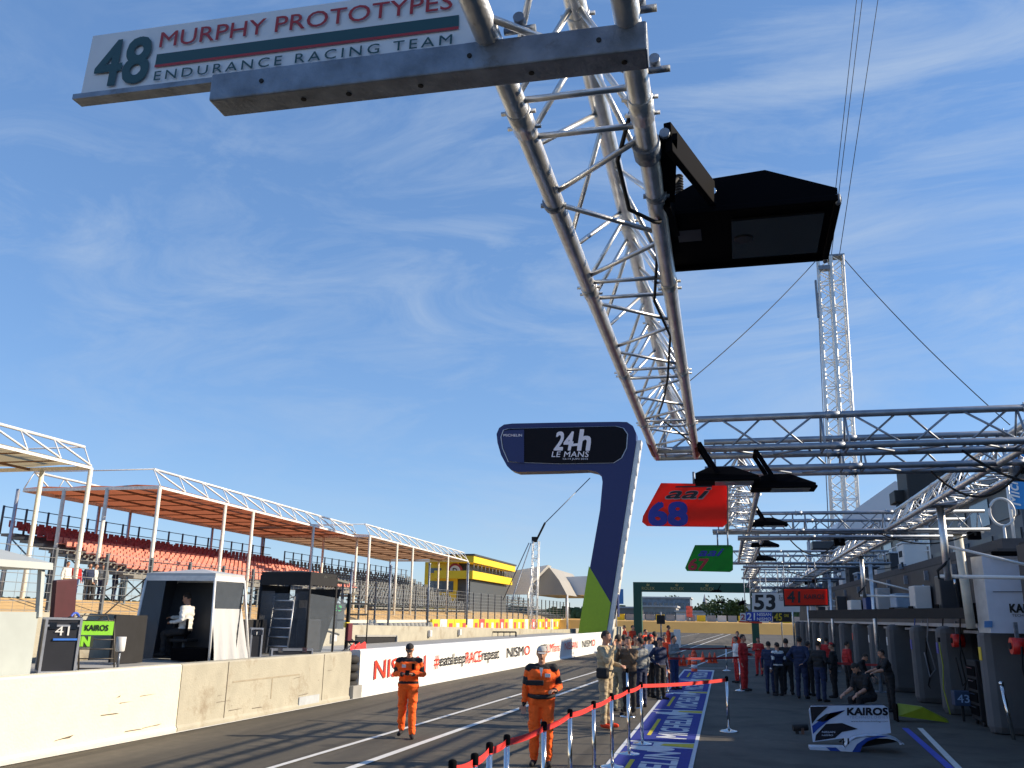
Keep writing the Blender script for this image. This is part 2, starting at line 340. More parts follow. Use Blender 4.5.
mb = MB().box(RW(-.1, (vB+vC)/2, .16), (.4, max(.3, vC-vB-.02), .3), -radians(2.95)); obj('concrete_foot', mb, CONCG, g, True)
ban = wall_seg(vC, vD, WHT, 'banner_wall', 'long white sponsor banner wall with red and black lettering', 1.14, cat='banner')
def wtext(s, p0, p1, z0, z1, m, **k):
    a, b = wall_v(p0), wall_v(p1); k['off'] = k.get('off', 0)*.45; text(s, m, wb_[ban.name], RW(.035, a, z0), RD*(b-a), V((0, 0, z1-z0)), **k)
BR = mat('banner_red', (.8, .05, .02), .5, 0, .03); BB = mat('banner_black', (.02, .02, .02), .5)
wtext('NISSAN', 373, 424, .38, .86, BR, off=.012)
wtext('#', 433, 437.5, .42, .82, BR, off=.02); wtext('eatsleep', 438, 464, .38, .82, BB, off=.025, spacing=.92)
wtext('RACE', 464.5, 480, .45, .82, BR, off=.025, spacing=.92); wtext('repeat', 480.5, 498, .36, .78, BB, off=.025, spacing=.92)
wtext('NISM', 506, 522.5, .45, .82, BB, off=.02); wtext('O', 523.5, 529, .45, .82, BR, off=.02)
wtext('#GTR', 537, 546.5, .45, .8, BB, off=.02); wtext('LMfans', 547, 559, .42, .8, BR, off=.02)
wtext('NISSAN', 564, 577, .42, .78, BR, off=.01); wtext('NISM', 582, 591.5, .42, .78, BB, off=.02); wtext('O', 592, 595, .42, .78, BR, off=.02)
# ------------------------------------------------------------------ overhead rig
CH = .041
def truss(p0, p1, label, cat='truss', m=ALU, w=.36*K, r=CH, lr=.012, n=None, stand=None, group='lighting trusses over the pit lane', seg=10):
    p0, p1 = V(p0), V(p1); d = (p1-p0); Ln = d.length; d.normalize(); s = V((d.y, -d.x, 0))*w/2; u = V((0, 0, w*.866))
    root = thing('lighting_truss', label, cat, (p0+p1)/2, group); lines = [(-s, 'l'), (s, 'r'), (u, 't')]
    for o, _ in lines: obj('chord', MB().tube(p0+o, p1+o, r, seg=seg+4), m, root, True)
    lac = MB(); sg_ = max(1, round(Ln/1.68)); sl_ = Ln/sg_
    prs = ((-s, s), (-s, u), (s, u))
    for q, (a, b) in enumerate(prs):
        for j in range(sg_):
            for e in (.12, sl_-.12): lac.tube(p0+d*(j*sl_+e)+a, p0+d*(j*sl_+e)+b, lr, seg=seg-2)
            for k in range(3):
                st_ = (sl_-.3)/3; t0, t1 = p0+d*(j*sl_+.15+st_*k+.04), p0+d*(j*sl_+.15+st_*(k+1)-.04)
                A, B = (a, b) if (k+q+j) % 2 == 0 else (b, a); lac.tube(t0+A, t1+B, lr, seg=seg-2)
    obj('lacing', lac, m, root, True)
    if p0.y < 20 or Ln < 5:
        for j in range(1, sg_):
            for o, _ in lines:
                e = j*sl_; cp = MB().tube(p0+d*(e-.07)+o, p0+d*(e+.07)+o, r*1.1, seg=seg+4); pn = (V((0, 0, 1)) if abs(d.x) > .5 else V((1, 0, 0)))
                for z in (-.05, .05): cp.tube(p0+d*(e+z)+o-pn*(r+.022), p0+d*(e+z)+o+pn*(r+.022), .008, seg=6)
                obj('coupler', cp, m, root, True)
    return root
XL, XR = -.53*K, -.16*K; XC = (XL+XR)/2
near = truss((XC, 4.23-1.68*4, ZT), (XC, 8.0*K, ZT), 'weathered aluminium truss running overhead toward the camera', n=46)
rust = mat('rusty_end', (.3, .09, .05), .6, .5, .3, 10)
# couplings / clamps on the near truss
cl = MB()
for (px, py) in ((481, 45), (520, 30), (640, 10), (655, 70)):
    p = G(px, py, ZT+.02); cl.tube(p+V((-.05, 0, 0)), p+V((.05, 0, 0)), .012, seg=10); cl.tube(p+V((0, -.025, .03)), p+V((0, .025, .03)), .018, seg=12); obj('beam_clamp', cl, STEEL, near, True); cl = MB()
for x in (XL, XR):
    for y in (1.95, 3.35): obj('clamp', MB().tube((x-.055, y, ZT-.01), (x+.055, y+.01, ZT-.01), .011, seg=8).tube((x, y-.02, ZT), (x, y+.02, ZT), CH*1.12, seg=14), STEEL, near, True)
obj('rusty_coupling', MB().tube((XL, 8.7, ZT), (XL, 9.4, ZT), CH*1.03, seg=12), rust, near, True)
obj('rusty_coupling', MB().tube((XR, 8.9, ZT), (XR, 9.45, ZT), CH*1.03, seg=12), rust, near, True)
cb = MB().path([(XR, 2.6, ZT+.05), (XR-.06, 2.8, ZT+.02), (XR-.13, 3.05, ZT+.0), (XR-.12, 3.4, ZT-.04), (XR-.02, 3.5, ZT-.06), (XR+.0, 3.52, ZT-.055)], .009)
cb.path([(XR-.04, 4.0, ZT+.02), (XR-.1, 4.6, ZT-.02), (XR-.05, 5.3, ZT), (XR-.12, 6.2, ZT-.03), (XR-.2, 7.0, ZT), (XR-.3, 7.8, ZT+.05), (XR-.02, 8.3, ZT-.1)], .008)
obj('power_cable', cb, BLKM, near, True)
# steel beam and sign 48
SB = .5*(1.29+1.38)
beam = thing('steel_beam', 'long grey square steel beam clamped under the truss carrying the number sign', 'beam', rig(-.65, 1.86, 3.4))
A0 = G(218, 96, ZT-.07); B0 = G(648, 45, ZT-.07)
dbm = (B0-A0).normalized(); bb_ = MB().bar(A0, B0, .1, .1, bev=.006); obj('beam_tube', bb_, STEEL, beam, True)
hl = MB(); nrm = V((dbm.y, -dbm.x, 0))
for t in (.13, .62, .9): hl.tube(A0.lerp(B0, t)+nrm*.045, A0.lerp(B0, t)+nrm*.0535, .008, seg=12)
for t in (.22, .33, .5, .75, .95): hl.tube(A0.lerp(B0, t)-V((0, 0, .045)), A0.lerp(B0, t)-V((0, 0, .053)), .009, seg=12)
obj('bolt_hole', hl, BLKM, beam, True)
sg = thing('team_sign', 'long white board reading 48 Murphy Prototypes above the steel beam', 'sign')
Ys = 1.9*K
c = [AY(*p, Ys) for p in ((80, 99), (472, 52), (472, -14), (93, 36))]
sx = (c[1]-c[0]); 
c[2] = c[3]+sx*1.0*(c[2]-c[3]).length/sx.length
sg.location = c[0]
sb = MB().prism([c[0], c[1]+sx.normalized()*.02, c[2]+sx.normalized()*.02, c[3]], (0, .02, 0)); sgp = obj('panel', sb, mat('sign_white', (.66, .68, .72), .5, 0, .06, 5, dirt=((.5, .5, .5), 6, .63)), sg, True)
ed = MB().bar(c[0]+V((-.01, .0, -.005)), c[1]+V((.02, .0, -.005)), .05, .02); obj('edge_rail', ed, STEEL, sg, True)
upv = (c[3]-c[0]); xv = sx
def sp(a, b): return c[0].lerp(c[1], a).lerp(c[3].lerp(c[2], a), b)-V((0, .003, 0))
def stext(t, a0, a1, b0, b1, m, **k): text(t, m, sgp, sp(a0, b0), sp(a1, b0)-sp(a0, b0), sp(a0, b1)-sp(a0, b0), **k)
stext('48', .03, .185, .14, .84, DTEAL, off=.035)
stext('MURPHY PROTOTYPES', .205, .955, .64, .88, DRED, off=.006)
stext('ENDURANCE RACING TEAM', .205, .955, .13, .27, DTEAL, spacing=1.35, off=.005)
st = MB().poly([sp(.2, .38), sp(.97, .38), sp(.97, .55), sp(.2, .55)]); obj('green_stripe', st, DTEAL, sgp, True)
st = MB().poly([sp(.2, .34)-V((0, .002, 0)), sp(.97, .34)-V((0, .002, 0)), sp(.97, .38)-V((0, .002, 0)), sp(.2, .38)-V((0, .002, 0))]); obj('red_stripe', st, DRED, sgp, True)
# cross trusses in pairs
crossY = [(7.86, 8.95), (15.4, 16.6), (24.2, 25.9), (33.2, 35.2), (42, 44), (51, 53), (61, 63)]
XE = 4.3
names = ['first', 'second', 'third', 'fourth', 'fifth', 'sixth', 'seventh']
for i, (ya, yb) in enumerate(crossY):
    sh = [0, .45, .75, 1.3, 1.7, 2.1, 2.5][i]
    for j, y in enumerate((ya, yb)):
        x0 = (-.54+sh)*K if j == 0 else (-.1+sh)*K
        truss((x0, y*K, ZT), (5.0+.06*i, y*K-.05, ZT), '%s truss of the %s pair of cross trusses reaching over to the garages' % (('front', 'rear')[j], names[i]), m=mat('dull_aluminium', (.27, .3, .35), .48, .8, .18, 7), r=.036, n=None, seg=8 if i > 1 else 10)  # darker bluish copy of the aluminium: shade on the cross trusses put into its colour
# lengthwise trusses, stepping right bay by bay
for i in range(6):
    y0 = crossY[i][1]*K+.3; y1 = crossY[i+1][0]*K-.25; sh = [.28, .62, .95, 1.3, 1.7, 2.1][i]
    truss((sh*K, y0, ZT), ((sh+.05)*K, y1, ZT), 'lengthwise outer truss in bay %s beyond the nearest corner' % names[i], seg=8)
    truss((2.75*K+.1*i, y0-1.4 if i == 0 else y0, ZT), (2.85*K+.1*i, y1, ZT), 'lengthwise inner truss in bay %s above the garage fronts' % names[i], seg=8)
random.seed(5)
for k in range(12):
    bi = k % 6; y_ = crossY[bi][k//6 % 2]*K; x_ = random.uniform(.6, 3.6)+.3*bi; w_ = random.uniform(.8, 1.8)
    tag(obj('cable_loop', MB().path(bez((x_, y_+.05, ZT-.03), (x_+w_, y_+random.uniform(-.1, .4), ZT-.03), random.uniform(.1, .35), 14), .014, 6), BLKM), 'black cable loop slung %s under the %s truss of the %s cross pair' % ('further right' if x_ > 2.4 else 'further left', ('front', 'rear')[k//6 % 2], names[bi]), 'cable', 'cables slung under the cross trusses')
    t = thing('junction_box', 'small grey junction box strapped to the %s truss of the %s cross pair' % (('front', 'rear')[k//6 % 2], names[bi]), 'junction box', (x_+w_, y_, ZT-.09), 'junction boxes on the cross trusses'); obj('box_body', MB().box((0, 0, 0), (.22, .14, .16), bev=.01), BLK if k % 2 else STEEL, t); obj('box_strap', MB().box((0, 0, .06), (.04, .2, .14)), BLKM, t)
# hanging drop posts with swing arms
def drop(px, py, label, Yk, s=1.):
    p = G(px, py, ZT); root = thing('hose_gantry', label, 'gantry', (p.x, p.y, ZT-1.2), 'swinging hose arms in front of the garages')
    obj('drop_post', MB().tube((p.x, p.y, ZT), (p.x, p.y, ZT-1.12), .055, seg=14), ALU, root, True)
    z = ZT-1.06; obj('swing_arm', MB().tube((p.x-.12, p.y, z), (p.x+2.6, p.y+.25, z-.02), .03, seg=10), WHM, root, True)
    obj('stay', MB().tube((p.x, p.y, ZT-.6), (p.x+1.75, p.y+.16, z+.02), .022, seg=10), WHM, root, True)
    obj('air_hose', MB().path([(p.x+.02, p.y, ZT-.7), (p.x+.03, p.y-.03, ZT-.8), (p.x-.05, p.y-.05, ZT-.9), (p.x-.14, p.y-.02, ZT-.98), (p.x-.12, p.y, ZT-1.1)], .022), BLKM, root, True)
    obj('hanging_hose', MB().path([(p.x+2.6, p.y+.25, z), (p.x+2.9, p.y+.2, z-.25), (p.x+3.2, p.y+.2, z-.7), (p.x+3.25, p.y+.2, z-1.6)], .02), BLKM, root, True)
    obj('base_plate', MB().box((p.x, p.y, ZT+.01), (.4, .4, .03)), STEEL, root, True)
    return root
drop(940, 506, 'hose gantry with bright diagonal stay in front of the white garage box', 0)
drop(861, 556, 'hose gantry behind the red number board', 0)
drop(815, 583, 'small hose gantry far down the garage row', 0)
# upright truss legs
def leg(x, y, label):
    t = thing('support_post', label, 'post', (x, y, 0), 'posts carrying the truss rig')
    obj('post_shaft', MB().tube((x, y, 0), (x, y, ZT+.02), .06, seg=12), ALU, t, True); obj('foot_plate', MB().box((x, y, .02), (.35, .35, .04)), STEEL, t, True)
for i in range(1, 6):
    y = crossY[i+1][0]*K
    leg(4.55, y, 'round metal post at the garage end of the %s cross truss pair' % names[i+1])
# floodlights
def floodlight(label, arm=True):
    root = thing('floodlight', label, 'floodlight', (0, 0, 0), 'black floodlights on the truss rig')
    mb = MB(); w, d = .36, .2
    mb.hull([(-w, -d, 0), (w, -d, 0), (w, d, 0), (-w, d, 0), (-w, -d, .07), (w, -d, .03), (w, d, .03), (-w, d, .07), (-w*.55, -d*.7, .15), (w*.2, -d*.7, .15), (-w*.55, d*.7, .15), (w*.2, d*.7, .15)])
    hs_ = obj('housing', mb, BLK, root)
    obj('rim', MB().box((0, 0, -.01), (2*w+.03, 2*d+.03, .025), bev=.006), BLK, hs_)
    obj('lamp_glass', MB().box((.08, 0, -.026), (.44, .3, .012)), mat('lamp_glass', (.25, .28, .3), .15, 0, .1), hs_)
    obj('yoke', MB().bar((-.1, -.22, .06), (-.3, -.22, .42), .03, .05).bar((-.1, .22, .06), (-.3, .22, .42), .03, .05).bar((-.3, -.235, .42), (-.3, .235, .42), .05, .03), BLK, root)
    return root
# the large near floodlight, tilted
root = thing('floodlight', 'large black floodlight hanging closest to the camera beside the truss', 'floodlight', (0, 0, 0), 'black floodlights on the truss rig')
zf = ZT+.08
Qf = [G(657, 214, zf), G(838, 197, zf), G(825, 256, zf), G(668, 268, zf)]; cen = sum(Qf, V())/4
root.location = cen
U = V((0, 0, 1))
top = [cen.lerp(q, .75)+U*.05 for q in Qf]
t2 = [G(716, 190, zf+.13)+V((0, .05, 0)), G(760, 184, zf+.15)+V((0, .05, 0))]
hb = MB().hull([q+U*.0 for q in Qf]+[q+U*.045 for q in Qf]+[Qf[0].lerp(Qf[1], .25)+U*.15, Qf[0].lerp(Qf[1], .62)+U*.17, Qf[3].lerp(Qf[2], .25)+U*.15, Qf[3].lerp(Qf[2], .62)+U*.17])
nh_ = obj('housing', hb, BLK, root, True)
rm = MB()
for k in range(4): rm.bar(Qf[k]-U*.008, Qf[(k+1) % 4]-U*.008, .03, .03, bev=.005)
obj('rim', rm, BLK, nh_, True)
ins = lambda a, b: Qf[0].lerp(Qf[1], a).lerp(Qf[3].lerp(Qf[2], a), b)
obj('lamp_glass', MB().prism([ins(.42, .18)-U*.004, ins(.94, .18)-U*.004, ins(.94, .86)-U*.004, ins(.42, .86)-U*.004], (0, 0, -.012)), mat('near_lamp_glass', (.035, .04, .045), .12, 0, .1, spec=.7), nh_, True)
obj('reflector', MB().tube(ins(.49, .5)-U*.016, ins(.49, .5)-U*.022, .045, seg=20), mat('reflector_shadow', (.02, .02, .02), .4), nh_, True)
ar = MB(); a0 = G(668, 137, ZT+.04); a1 = ins(.32, 0)+U*.06-V((0, .03, 0)); ar.bar(a0, a1, .03, .12, bev=.004)
b0 = G(662, 165, ZT+.0)+V((0, .3, 0)); b1 = ins(.1, .9)+U*.1; ar.bar(b0, b1, .03, .07); ar.bar(a0, b0, .07, .03)
obj('yoke', ar, BLK, root, True)
obj('pivot_bolt', MB().tube(a1+V((0, -.03, 0)), a1+V((0, .0, 0)), .018, seg=12), CHROME, root, True)
cc = MB()
for k in range(10): cc.ball(ins(.13, .1)+V((0, -.02, .08+.014*k)), (.022, .022, .009))
cc.path(bez((XR+.0, 3.52, ZT-.055), ins(.13, .1)+V((0, -.02, .2)), -.04, 8), .009)
for q_ in Qf: obj('corner_bolt', MB().tube(q_+U*.01, q_-U*.035, .012, seg=8), STEEL, nh_, True)
for k in range(0): a_ = .3+.1*k; obj('cooling_rib', MB().bar(Qf[0].lerp(Qf[1], a_)+U*.05-V((0, .006, 0)), Qf[0].lerp(Qf[1], a_)+U*.135+V((0, .06, 0)), .006, .02), BLK, nh_, True)
obj('rating_label', MB().prism([ins(.1, .3)-U*.002, ins(.24, .3)-U*.002, ins(.24, .5)-U*.002, ins(.1, .5)-U*.002], (0, 0, -.003)), mat('label_grey', (.03, .03, .03), .5), nh_, True)
obj('cable_gland', cc, BLKM, root, True)
obj('bracket_clamp', MB().tube((XR-.01, a0.y-.05, ZT), (XR-.01, a0.y+.05, ZT), CH*1.3, seg=14).tube((XR+.06, a0.y-.02, ZT+.05), (XR+.06, a0.y+.02, ZT+.05), .02, seg=10), STEEL, root, True)
fl = floodlight('floodlight just above the red 68 board at the truss corner'); fl.location = G(727, 481, ZT-.38); fl.rotation_euler = (0, 0, 0); fl.scale = (.86, .86, .86)
spots = [((783, 488), ZT-.42, 0, 1, 'floodlight to the right of the red 68 board'), ((770, 525), ZT+.0, 0, 1, 'floodlight in front of the second cross truss pair'), ((765, 546), ZT-.05, 0, 1, 'floodlight just under the second cross truss pair'),
         ((765, 560), ZT-.0, 0, 1, 'floodlight in front of the third cross truss pair'), ((716, 592), ZT-.3, pi, 1, 'floodlight hanging below the green 67 board'), ((742, 603), ZT-.5, 2.6, 1, 'tilted floodlight beside the white 53 board'), ((720, 603), ZT-.5, 2.9, 1, 'dark floodlight over the green arch')]
for (px, py), z, rz, sc, lb in spots:
    q = dup(fl); q.location = G(px, py, z); q.rotation_euler = (0, 0, rz); q['label'] = lb
    if lb.startswith('tilted'): q.rotation_euler = (-.9, .2, 2.6)
# number boards
def board(name, lb, pts, Y, m, th=.02):
    P = [AY(*p, Y) for p in pts]; cc = sum(P, V())/len(P); r = thing(name, lb, 'sign', (cc.x, Y, min(p.z for p in P)))
    pn_ = obj('panel', MB().prism(P, (0, th, 0)), m, r, True)
    obj('hanger', MB().tube((cc.x+.1, Y+.01, max(p.z for p in P)-.02), (cc.x+.1, Y+.01, ZT), .015), STEEL, r, True); obj('hanger', MB().tube((cc.x+.3, Y+.01, max(p.z for p in P)-.02), (cc.x+.3, Y+.01, ZT), .015), STEEL, r, True)
    def w(t, x0, y0, x1, y1, mm, **k):       # pixel box: left-top to right-bottom
        a, b, d = AY(x0, y1, Y-.004), AY(x1, y1, Y-.004), AY(x0, y0, Y-.004); text(t, mm, pn_, a, b-a, d-a, **k)
    return r, w
NB = mat('number_blue', (.02, .03, .3), .5); NK = mat('number_black', (.012, .012, .015), .5)
r, w = board('number_board', 'red board with team name and blue number 68', [(661, 483), (724, 484), (727, 487), (727, 523), (723, 527), (647, 526), (642, 522), (643, 516)], 8.9*K, FLUO)
w('68', 648, 503, 688, 525, NB, off=.08); w('aai', 665, 488, 712, 499, mat('number_grey', (.3, .28, .28), .4), off=.06, shear=.4, name='logo_outline', lift=.002); w('aai', 666, 488.5, 711, 498.3, NK, off=.03, shear=.4, lift=.006)
obj('logo_bar', MB().prism([AY(676, 486.2, 8.9*K-.006), AY(712, 485.6, 8.9*K-.006), AY(712, 487, 8.9*K-.006), AY(675, 487.6, 8.9*K-.006)], (0, -.002, 0)), NK, r, True)
r, w = board('number_board', 'green board with team name and dark red number 67', [(695, 545), (731, 545), (733, 547), (733, 570), (730, 572), (687, 571), (685, 568)], 15.4*K-.35, GREEN)
w('67', 688, 559, 709, 570, DRED, off=.06, shear=.15); w('aai', 698, 549, 724, 556, NB, off=.05, shear=.4)
r, w = board('number_board', 'white board with large black number 53 behind the red board', [(752, 593), (800, 593), (800, 612), (752, 612)], 30., OFFW)
w('53', 754, 595, 775.5, 609.5, NK, off=.05); w('Risi', 779, 595, 783, 601, NK)
r, w = board('number_board', 'red board with black border and number 41', [(782.5, 588), (828, 588), (829, 606), (784, 606.5)], 26.5, NK)
obj('red_face', MB().prism([AY(784, 589.2, 26.47), AY(827, 589.2, 26.47), AY(827.7, 604.8, 26.47), AY(785.3, 605.2, 26.47)], (0, .01, 0)), FLUO, r, True)
w('41', 787, 591.5, 800, 602.5, NK, off=.04, lift=.05); w('KAIROS', 804, 594.5, 824, 599, NK, off=.02, lift=.05)
r, w = board('number_board', 'small blue board with white number 21 under the 53 board', [(746, 612), (772, 612), (772, 621), (746, 621)], 33., BLUE)
w('21', 747, 613, 755, 620, WHT, off=.03); w('NISSAN', 757, 613, 771, 616, WHT, off=.02); w('NISMO', 757, 617.5, 771, 620.5, WHT, off=.02)
r, w = board('number_board', 'small black board with yellow number 45', [(773, 612), (791, 612), (791, 622), (773, 622)], 33.5, NK)
w('45', 774, 613.5, 782, 620.5, YEL, off=.03); w('OAK', 784, 614, 789, 617, YEL, off=.02)
r, w = board('number_board', 'small white board with red edge and number 2 left of the blue board', [(740, 613), (746, 613), (746, 622), (740, 622)], 34.5, OFFW)
w('2', 741, 614.5, 745, 619.5, DRED, off=.04)
obj('red_edge', MB().prism([AY(739, 621, 34.4), AY(762, 622, 34.4), AY(762, 623.5, 34.4), AY(739, 622.5, 34.4)], (0, .02, 0)), RED, r, True)
# ------------------------------------------------------------------ mast tower behind the garages
TY = 70.
b0 = AY(849, 600, TY); b0.z = 0
def lattice(root, p0, p1, w, r, n, m, name='lattice'):
    p0, p1 = V(p0), V(p1); d = (p1-p0)/n; o = [V((-w/2, -w/2, 0)), V((w/2, -w/2, 0)), V((w/2, w/2, 0)), V((-w/2, w/2, 0))]
    for q in o: obj('chord', MB().tube(p0+q, p1+q, r, seg=6), m, root, True)
    lb = MB()
    for k in range(n):
        for i in range(4):
            a, b = o[i], o[(i+1) % 4]
            if k % 2: a, b = b, a
            lb.tube(p0+d*k+a, p0+d*(k+1)+b, r*.45, seg=4, caps=False)
            if k % 3 == 0: lb.tube(p0+d*k+a, p0+d*k+b, r*.5, seg=4, caps=False)
    obj(name, lb, m, root, True)
tw = thing('mast_tower', 'tall white twin lattice mast rising behind the garages', 'tower', b0)
TT = AY(830, 258, TY); ww = (AY(843, 258, TY)-AY(818, 258, TY)).length/2
WL = mat('tower_white', (.85, .84, .8), .4, .3, .06)
for sx_ in (-ww/2-.02, ww/2+.02):
    lattice(tw, V((b0.x+sx_, TY, 0)), V((TT.x+sx_, TY, TT.z)), ww*.93, .09, 42, WL)
obj('cable_riser', MB().tube(V((b0.x-ww-.35, TY, 0)), V((TT.x-ww-.2, TY, TT.z-3)), .04, seg=5), STEEL, tw, True)
obj('head_frame', MB().box(V((TT.x, TY, TT.z+.05)), (ww*2.2, ww, .15)).box(V((TT.x-.6*ww, TY-.3, TT.z-1.)), (.9, .6, .35)).box(V((TT.x-ww-.3, TY, TT.z-3.5)), (.15, .3, 3.2)), STEEL, tw, True)
LT = V((TT.x, TY, TT.z))
tag(obj('guy_wire', MB().path(bez(LT+V((-ww, 0, 0)), AY(640, 420, 55), .6), .035, 5), BLKM), 'thin guy wire sloping left from the mast head', 'cable', 'guy wires of the mast')
tag(obj('guy_wire', MB().path(bez(LT+V((ww, 0, 0)), AY(1010, 425, 60), .5), .035, 5), BLKM), 'thin guy wire sloping right from the mast head', 'cable', 'guy wires of the mast')
for (a, b), lb in ((((828, 258), (861, -40)), 'left one of the thin cables rising out of frame above the mast'), (((831, 258), (867, -40)), 'middle one of the thin cables rising above the mast'), (((839, 258), (884, -40)), 'right one of the thin cables rising above the mast')):
    tag(obj('overhead_cable', MB().tube(AY(*a, TY), AY(*b, TY-4), .03, seg=5), BLKM), lb, 'cable', 'cables rising above the mast')
# ------------------------------------------------------------------ people
def seg_d(p, a, b):
    ab = b-a; t = max(0., min(1., (p-a).dot(ab)/max(ab.length_squared, 1e-9))); return (p-(a+ab*t)).length, t
def capsule(mb, a, b, ra, rb, seg=14):
    a, b = V(a), V(b); d = b-a; L_ = d.length
    if L_ < 1e-5: d = V((0, 0, 1))
    x, y = frame(d); d = d.normalized(); n = len(mb.v); rings = []
    for k in range(5): t = -pi/2+pi/2*k/4; rings.append((a+d*sin(t)*ra, max(cos(t)*ra, .0008)))
    for k in range(5): t = pi/2*k/4; rings.append((b+d*sin(t)*rb, max(cos(t)*rb, .0008)))
    for p, r in rings:
        for i in range(seg): q = 2*pi*i/seg; mb.v.append(p+x*cos(q)*r+y*sin(q)*r)
    m = len(rings)
    for k in range(m-1):
        for i in range(seg):
            j = (i+1) % seg; mb.face([n+k*seg+i, n+k*seg+j, n+(k+1)*seg+j, n+(k+1)*seg+i])
    mb.face([n+i for i in range(seg)][::-1]); mb.face([n+(m-1)*seg+i for i in range(seg)])
# arm poses: elbow, wrist, hand direction relative to the body (x = to the side, y = forward negative, z up)
ARMS = {'down': ((.25, .03, 1.13), (.27, -.04, .88), (.02, -.12, -1)), 'phone': ((.27, .02, 1.15), (.10, -.27, 1.17), (-.7, -.5, .15)),
        'hip': ((.34, .10, 1.17), (.19, -.02, 1.02), (-.8, -.5, -.3)), 'bent': ((.27, .05, 1.14), (.22, -.22, 1.10), (-.6, -.8, 0)),
        'face': ((.24, -.16, 1.20), (.12, -.24, 1.45), (-.4, .1, .9)), 'back': ((.27, .14, 1.16), (.14, .2, .98), (-1, .1, -.2)),
        'cross': ((.26, -.02, 1.15), (.02, -.22, 1.2), (-1, -.1, .1)), 'fwd': ((.22, -.2, 1.2), (.2, -.45, 1.2), (0, -1, 0)), 'swing': ((.25, -.05, 1.14), (.27, -.22, .95), (0, -.5, -.85))}
def person(label, loc, rz, ht=1.75, arms=('down', 'down'), stride=.0, top=CBLK, bottom=CBLK, shoe=CBLK, vest=None, cap=None, hair=HAIRB, bulk=1., vox=.013, head=(0, 0), lean=0., seated=False, group=None, extras=(), skinarms=False):
    s = ht/1.75; hz = .93; P = []
    def J(side, x, y, z): return V((side*x, y, z))
    def add(a, b, ra, rb, t): P.append((V(a), V(b), ra, rb, t))
    for sd in (-1, 1):
        st = stride*(-1 if sd > 0 else 1)
        hip = J(sd, .09, 0, .92)
        if seated: kn = J(sd, .13, -.42, .86); an = J(sd, .13, -.40, .46); toe = J(sd, .14, -.56, .42)
        else:
            kn = J(sd, .105, st*.5-.03*(1 if st else 0)-.01, .50); an = J(sd, .11, st, .095+(.05 if st > .05 else 0)); toe = an+V((sd*.03, -.16, -.055-(.02 if st > .05 else 0)))
        add(hip, kn, .098*bulk, .07*bulk, 'leg'); add(kn, an+V((0, 0, .03)), .07*bulk, .058*bulk, 'leg')
        add(an+V((0, .02, -.04)), toe, .045, .036, 'shoe'); add(an, an+V((0, 0, -.03)), .045, .045, 'shoe')
        sh = J(sd, .185, .0, 1.40); e, w, hd = ARMS[arms[0 if sd < 0 else 1]]; e = J(sd, *e); w = J(sd, *w); hd = V((sd*hd[0], hd[1], hd[2])).normalized()
        add(J(sd, .10, 0, 1.40), sh, .07, .068*bulk, 'yoke'); add(sh, e, .064*bulk, .05*bulk, 'uarm'); add(e, w, .05*bulk, .038, 'farm')
        # hand: palm, four fingers, thumb
        sidev = hd.cross(V((0, 0, 1)) if abs(hd.z) < .8 else V((0, 1, 0))).normalized(); palmn = hd.cross(sidev)
        pc = w+hd*.05
        for q in (-1.5, -.5, .5, 1.5): add(w+hd*.01+sidev*q*.01, w+hd*.085+sidev*q*.019, .017, .014, 'hand')
        for q, fl_ in zip((-1.5, -.5, .5, 1.5), (.065, .08, .075, .058)):
            k0 = w+hd*.09+sidev*q*.021; k1 = k0+(hd*.9+palmn*.35).normalized()*fl_*.5; k2 = k1+(hd*.5+palmn*.8).normalized()*fl_*.5
            add(k0, k1, .0095, .009, 'hand'); add(k1, k2, .009, .0075, 'hand')
        tb = w+hd*.03-sidev*.03; t1 = tb+(hd*.6-sidev*.7).normalized()*.04; add(tb, t1, .013, .011, 'hand'); add(t1, t1+(hd*.9+palmn*.2).normalized()*.03, .011, .009, 'hand')
    for a, b, r1_, r2_, t in (((-.075, 0, .95), (.075, 0, .95), .118, .118, 'hips'), ((-.06, 0, 1.06), (.06, 0, 1.06), .118, .118, 'torso'), ((-.075, -.005, 1.18), (.075, -.005, 1.18), .122, .122, 'torso'),
                            ((-.09, 0, 1.29), (.09, 0, 1.29), .122, .122, 'torso'), ((-.08, .005, 1.38), (.08, .005, 1.38), .085, .085, 'yoke')):
        add(a, b, r1_*bulk, r2_*bulk, t)
    hx, hyaw = head; hc = V((0, -.02-hx*.06, 1.625-hx*.02))
    add((0, .01, 1.42), (0, -.005, 1.54), .062, .052, 'neck')
    mb = MB(); Rl = Matrix.Rotation(lean, 3, 'X')
    def LN(p):                   # lean the upper body about the hips
        p = V(p)
        return (V((0, 0, .93))+Rl @ (p-V((0, 0, .93)))) if lean and p.z > .93 else p
    P = [(LN(a) if t not in ('leg', 'shoe') else a, LN(b) if t not in ('leg', 'shoe') else b, r1_, r2_, t) for a, b, r1_, r2_, t in P]
    for a, b, r1_, r2_, t in P: capsule(mb, a, b, r1_, r2_)
    Rh = Rl @ (Matrix.Rotation(hyaw, 3, 'Z') @ Matrix.Rotation(hx, 3, 'X')); hc = LN(hc)
    def HP(x, y, z): return hc+Rh @ V((x, y, z))
    # head
    hb = MB(); hb.ball((0, 0, 0), (.076, .094, .1), 18, 14)
    for v in hb.v:
        z = v.z
        if z < -.01: v.x *= 1-.28*min(1, -z/.1); v.y = v.y*(1-.12*min(1, -z/.1))-.012*min(1, -z/.1); v.z *= 1.22
        if z > .02: v.z *= 1.1
        if v.y < -.05 and .0 < z < .03: v.y += .008
    n = len(mb.v); mb.v += [HP(*v) for v in hb.v]
    for f in hb.f: mb.face([n+i for i in f])
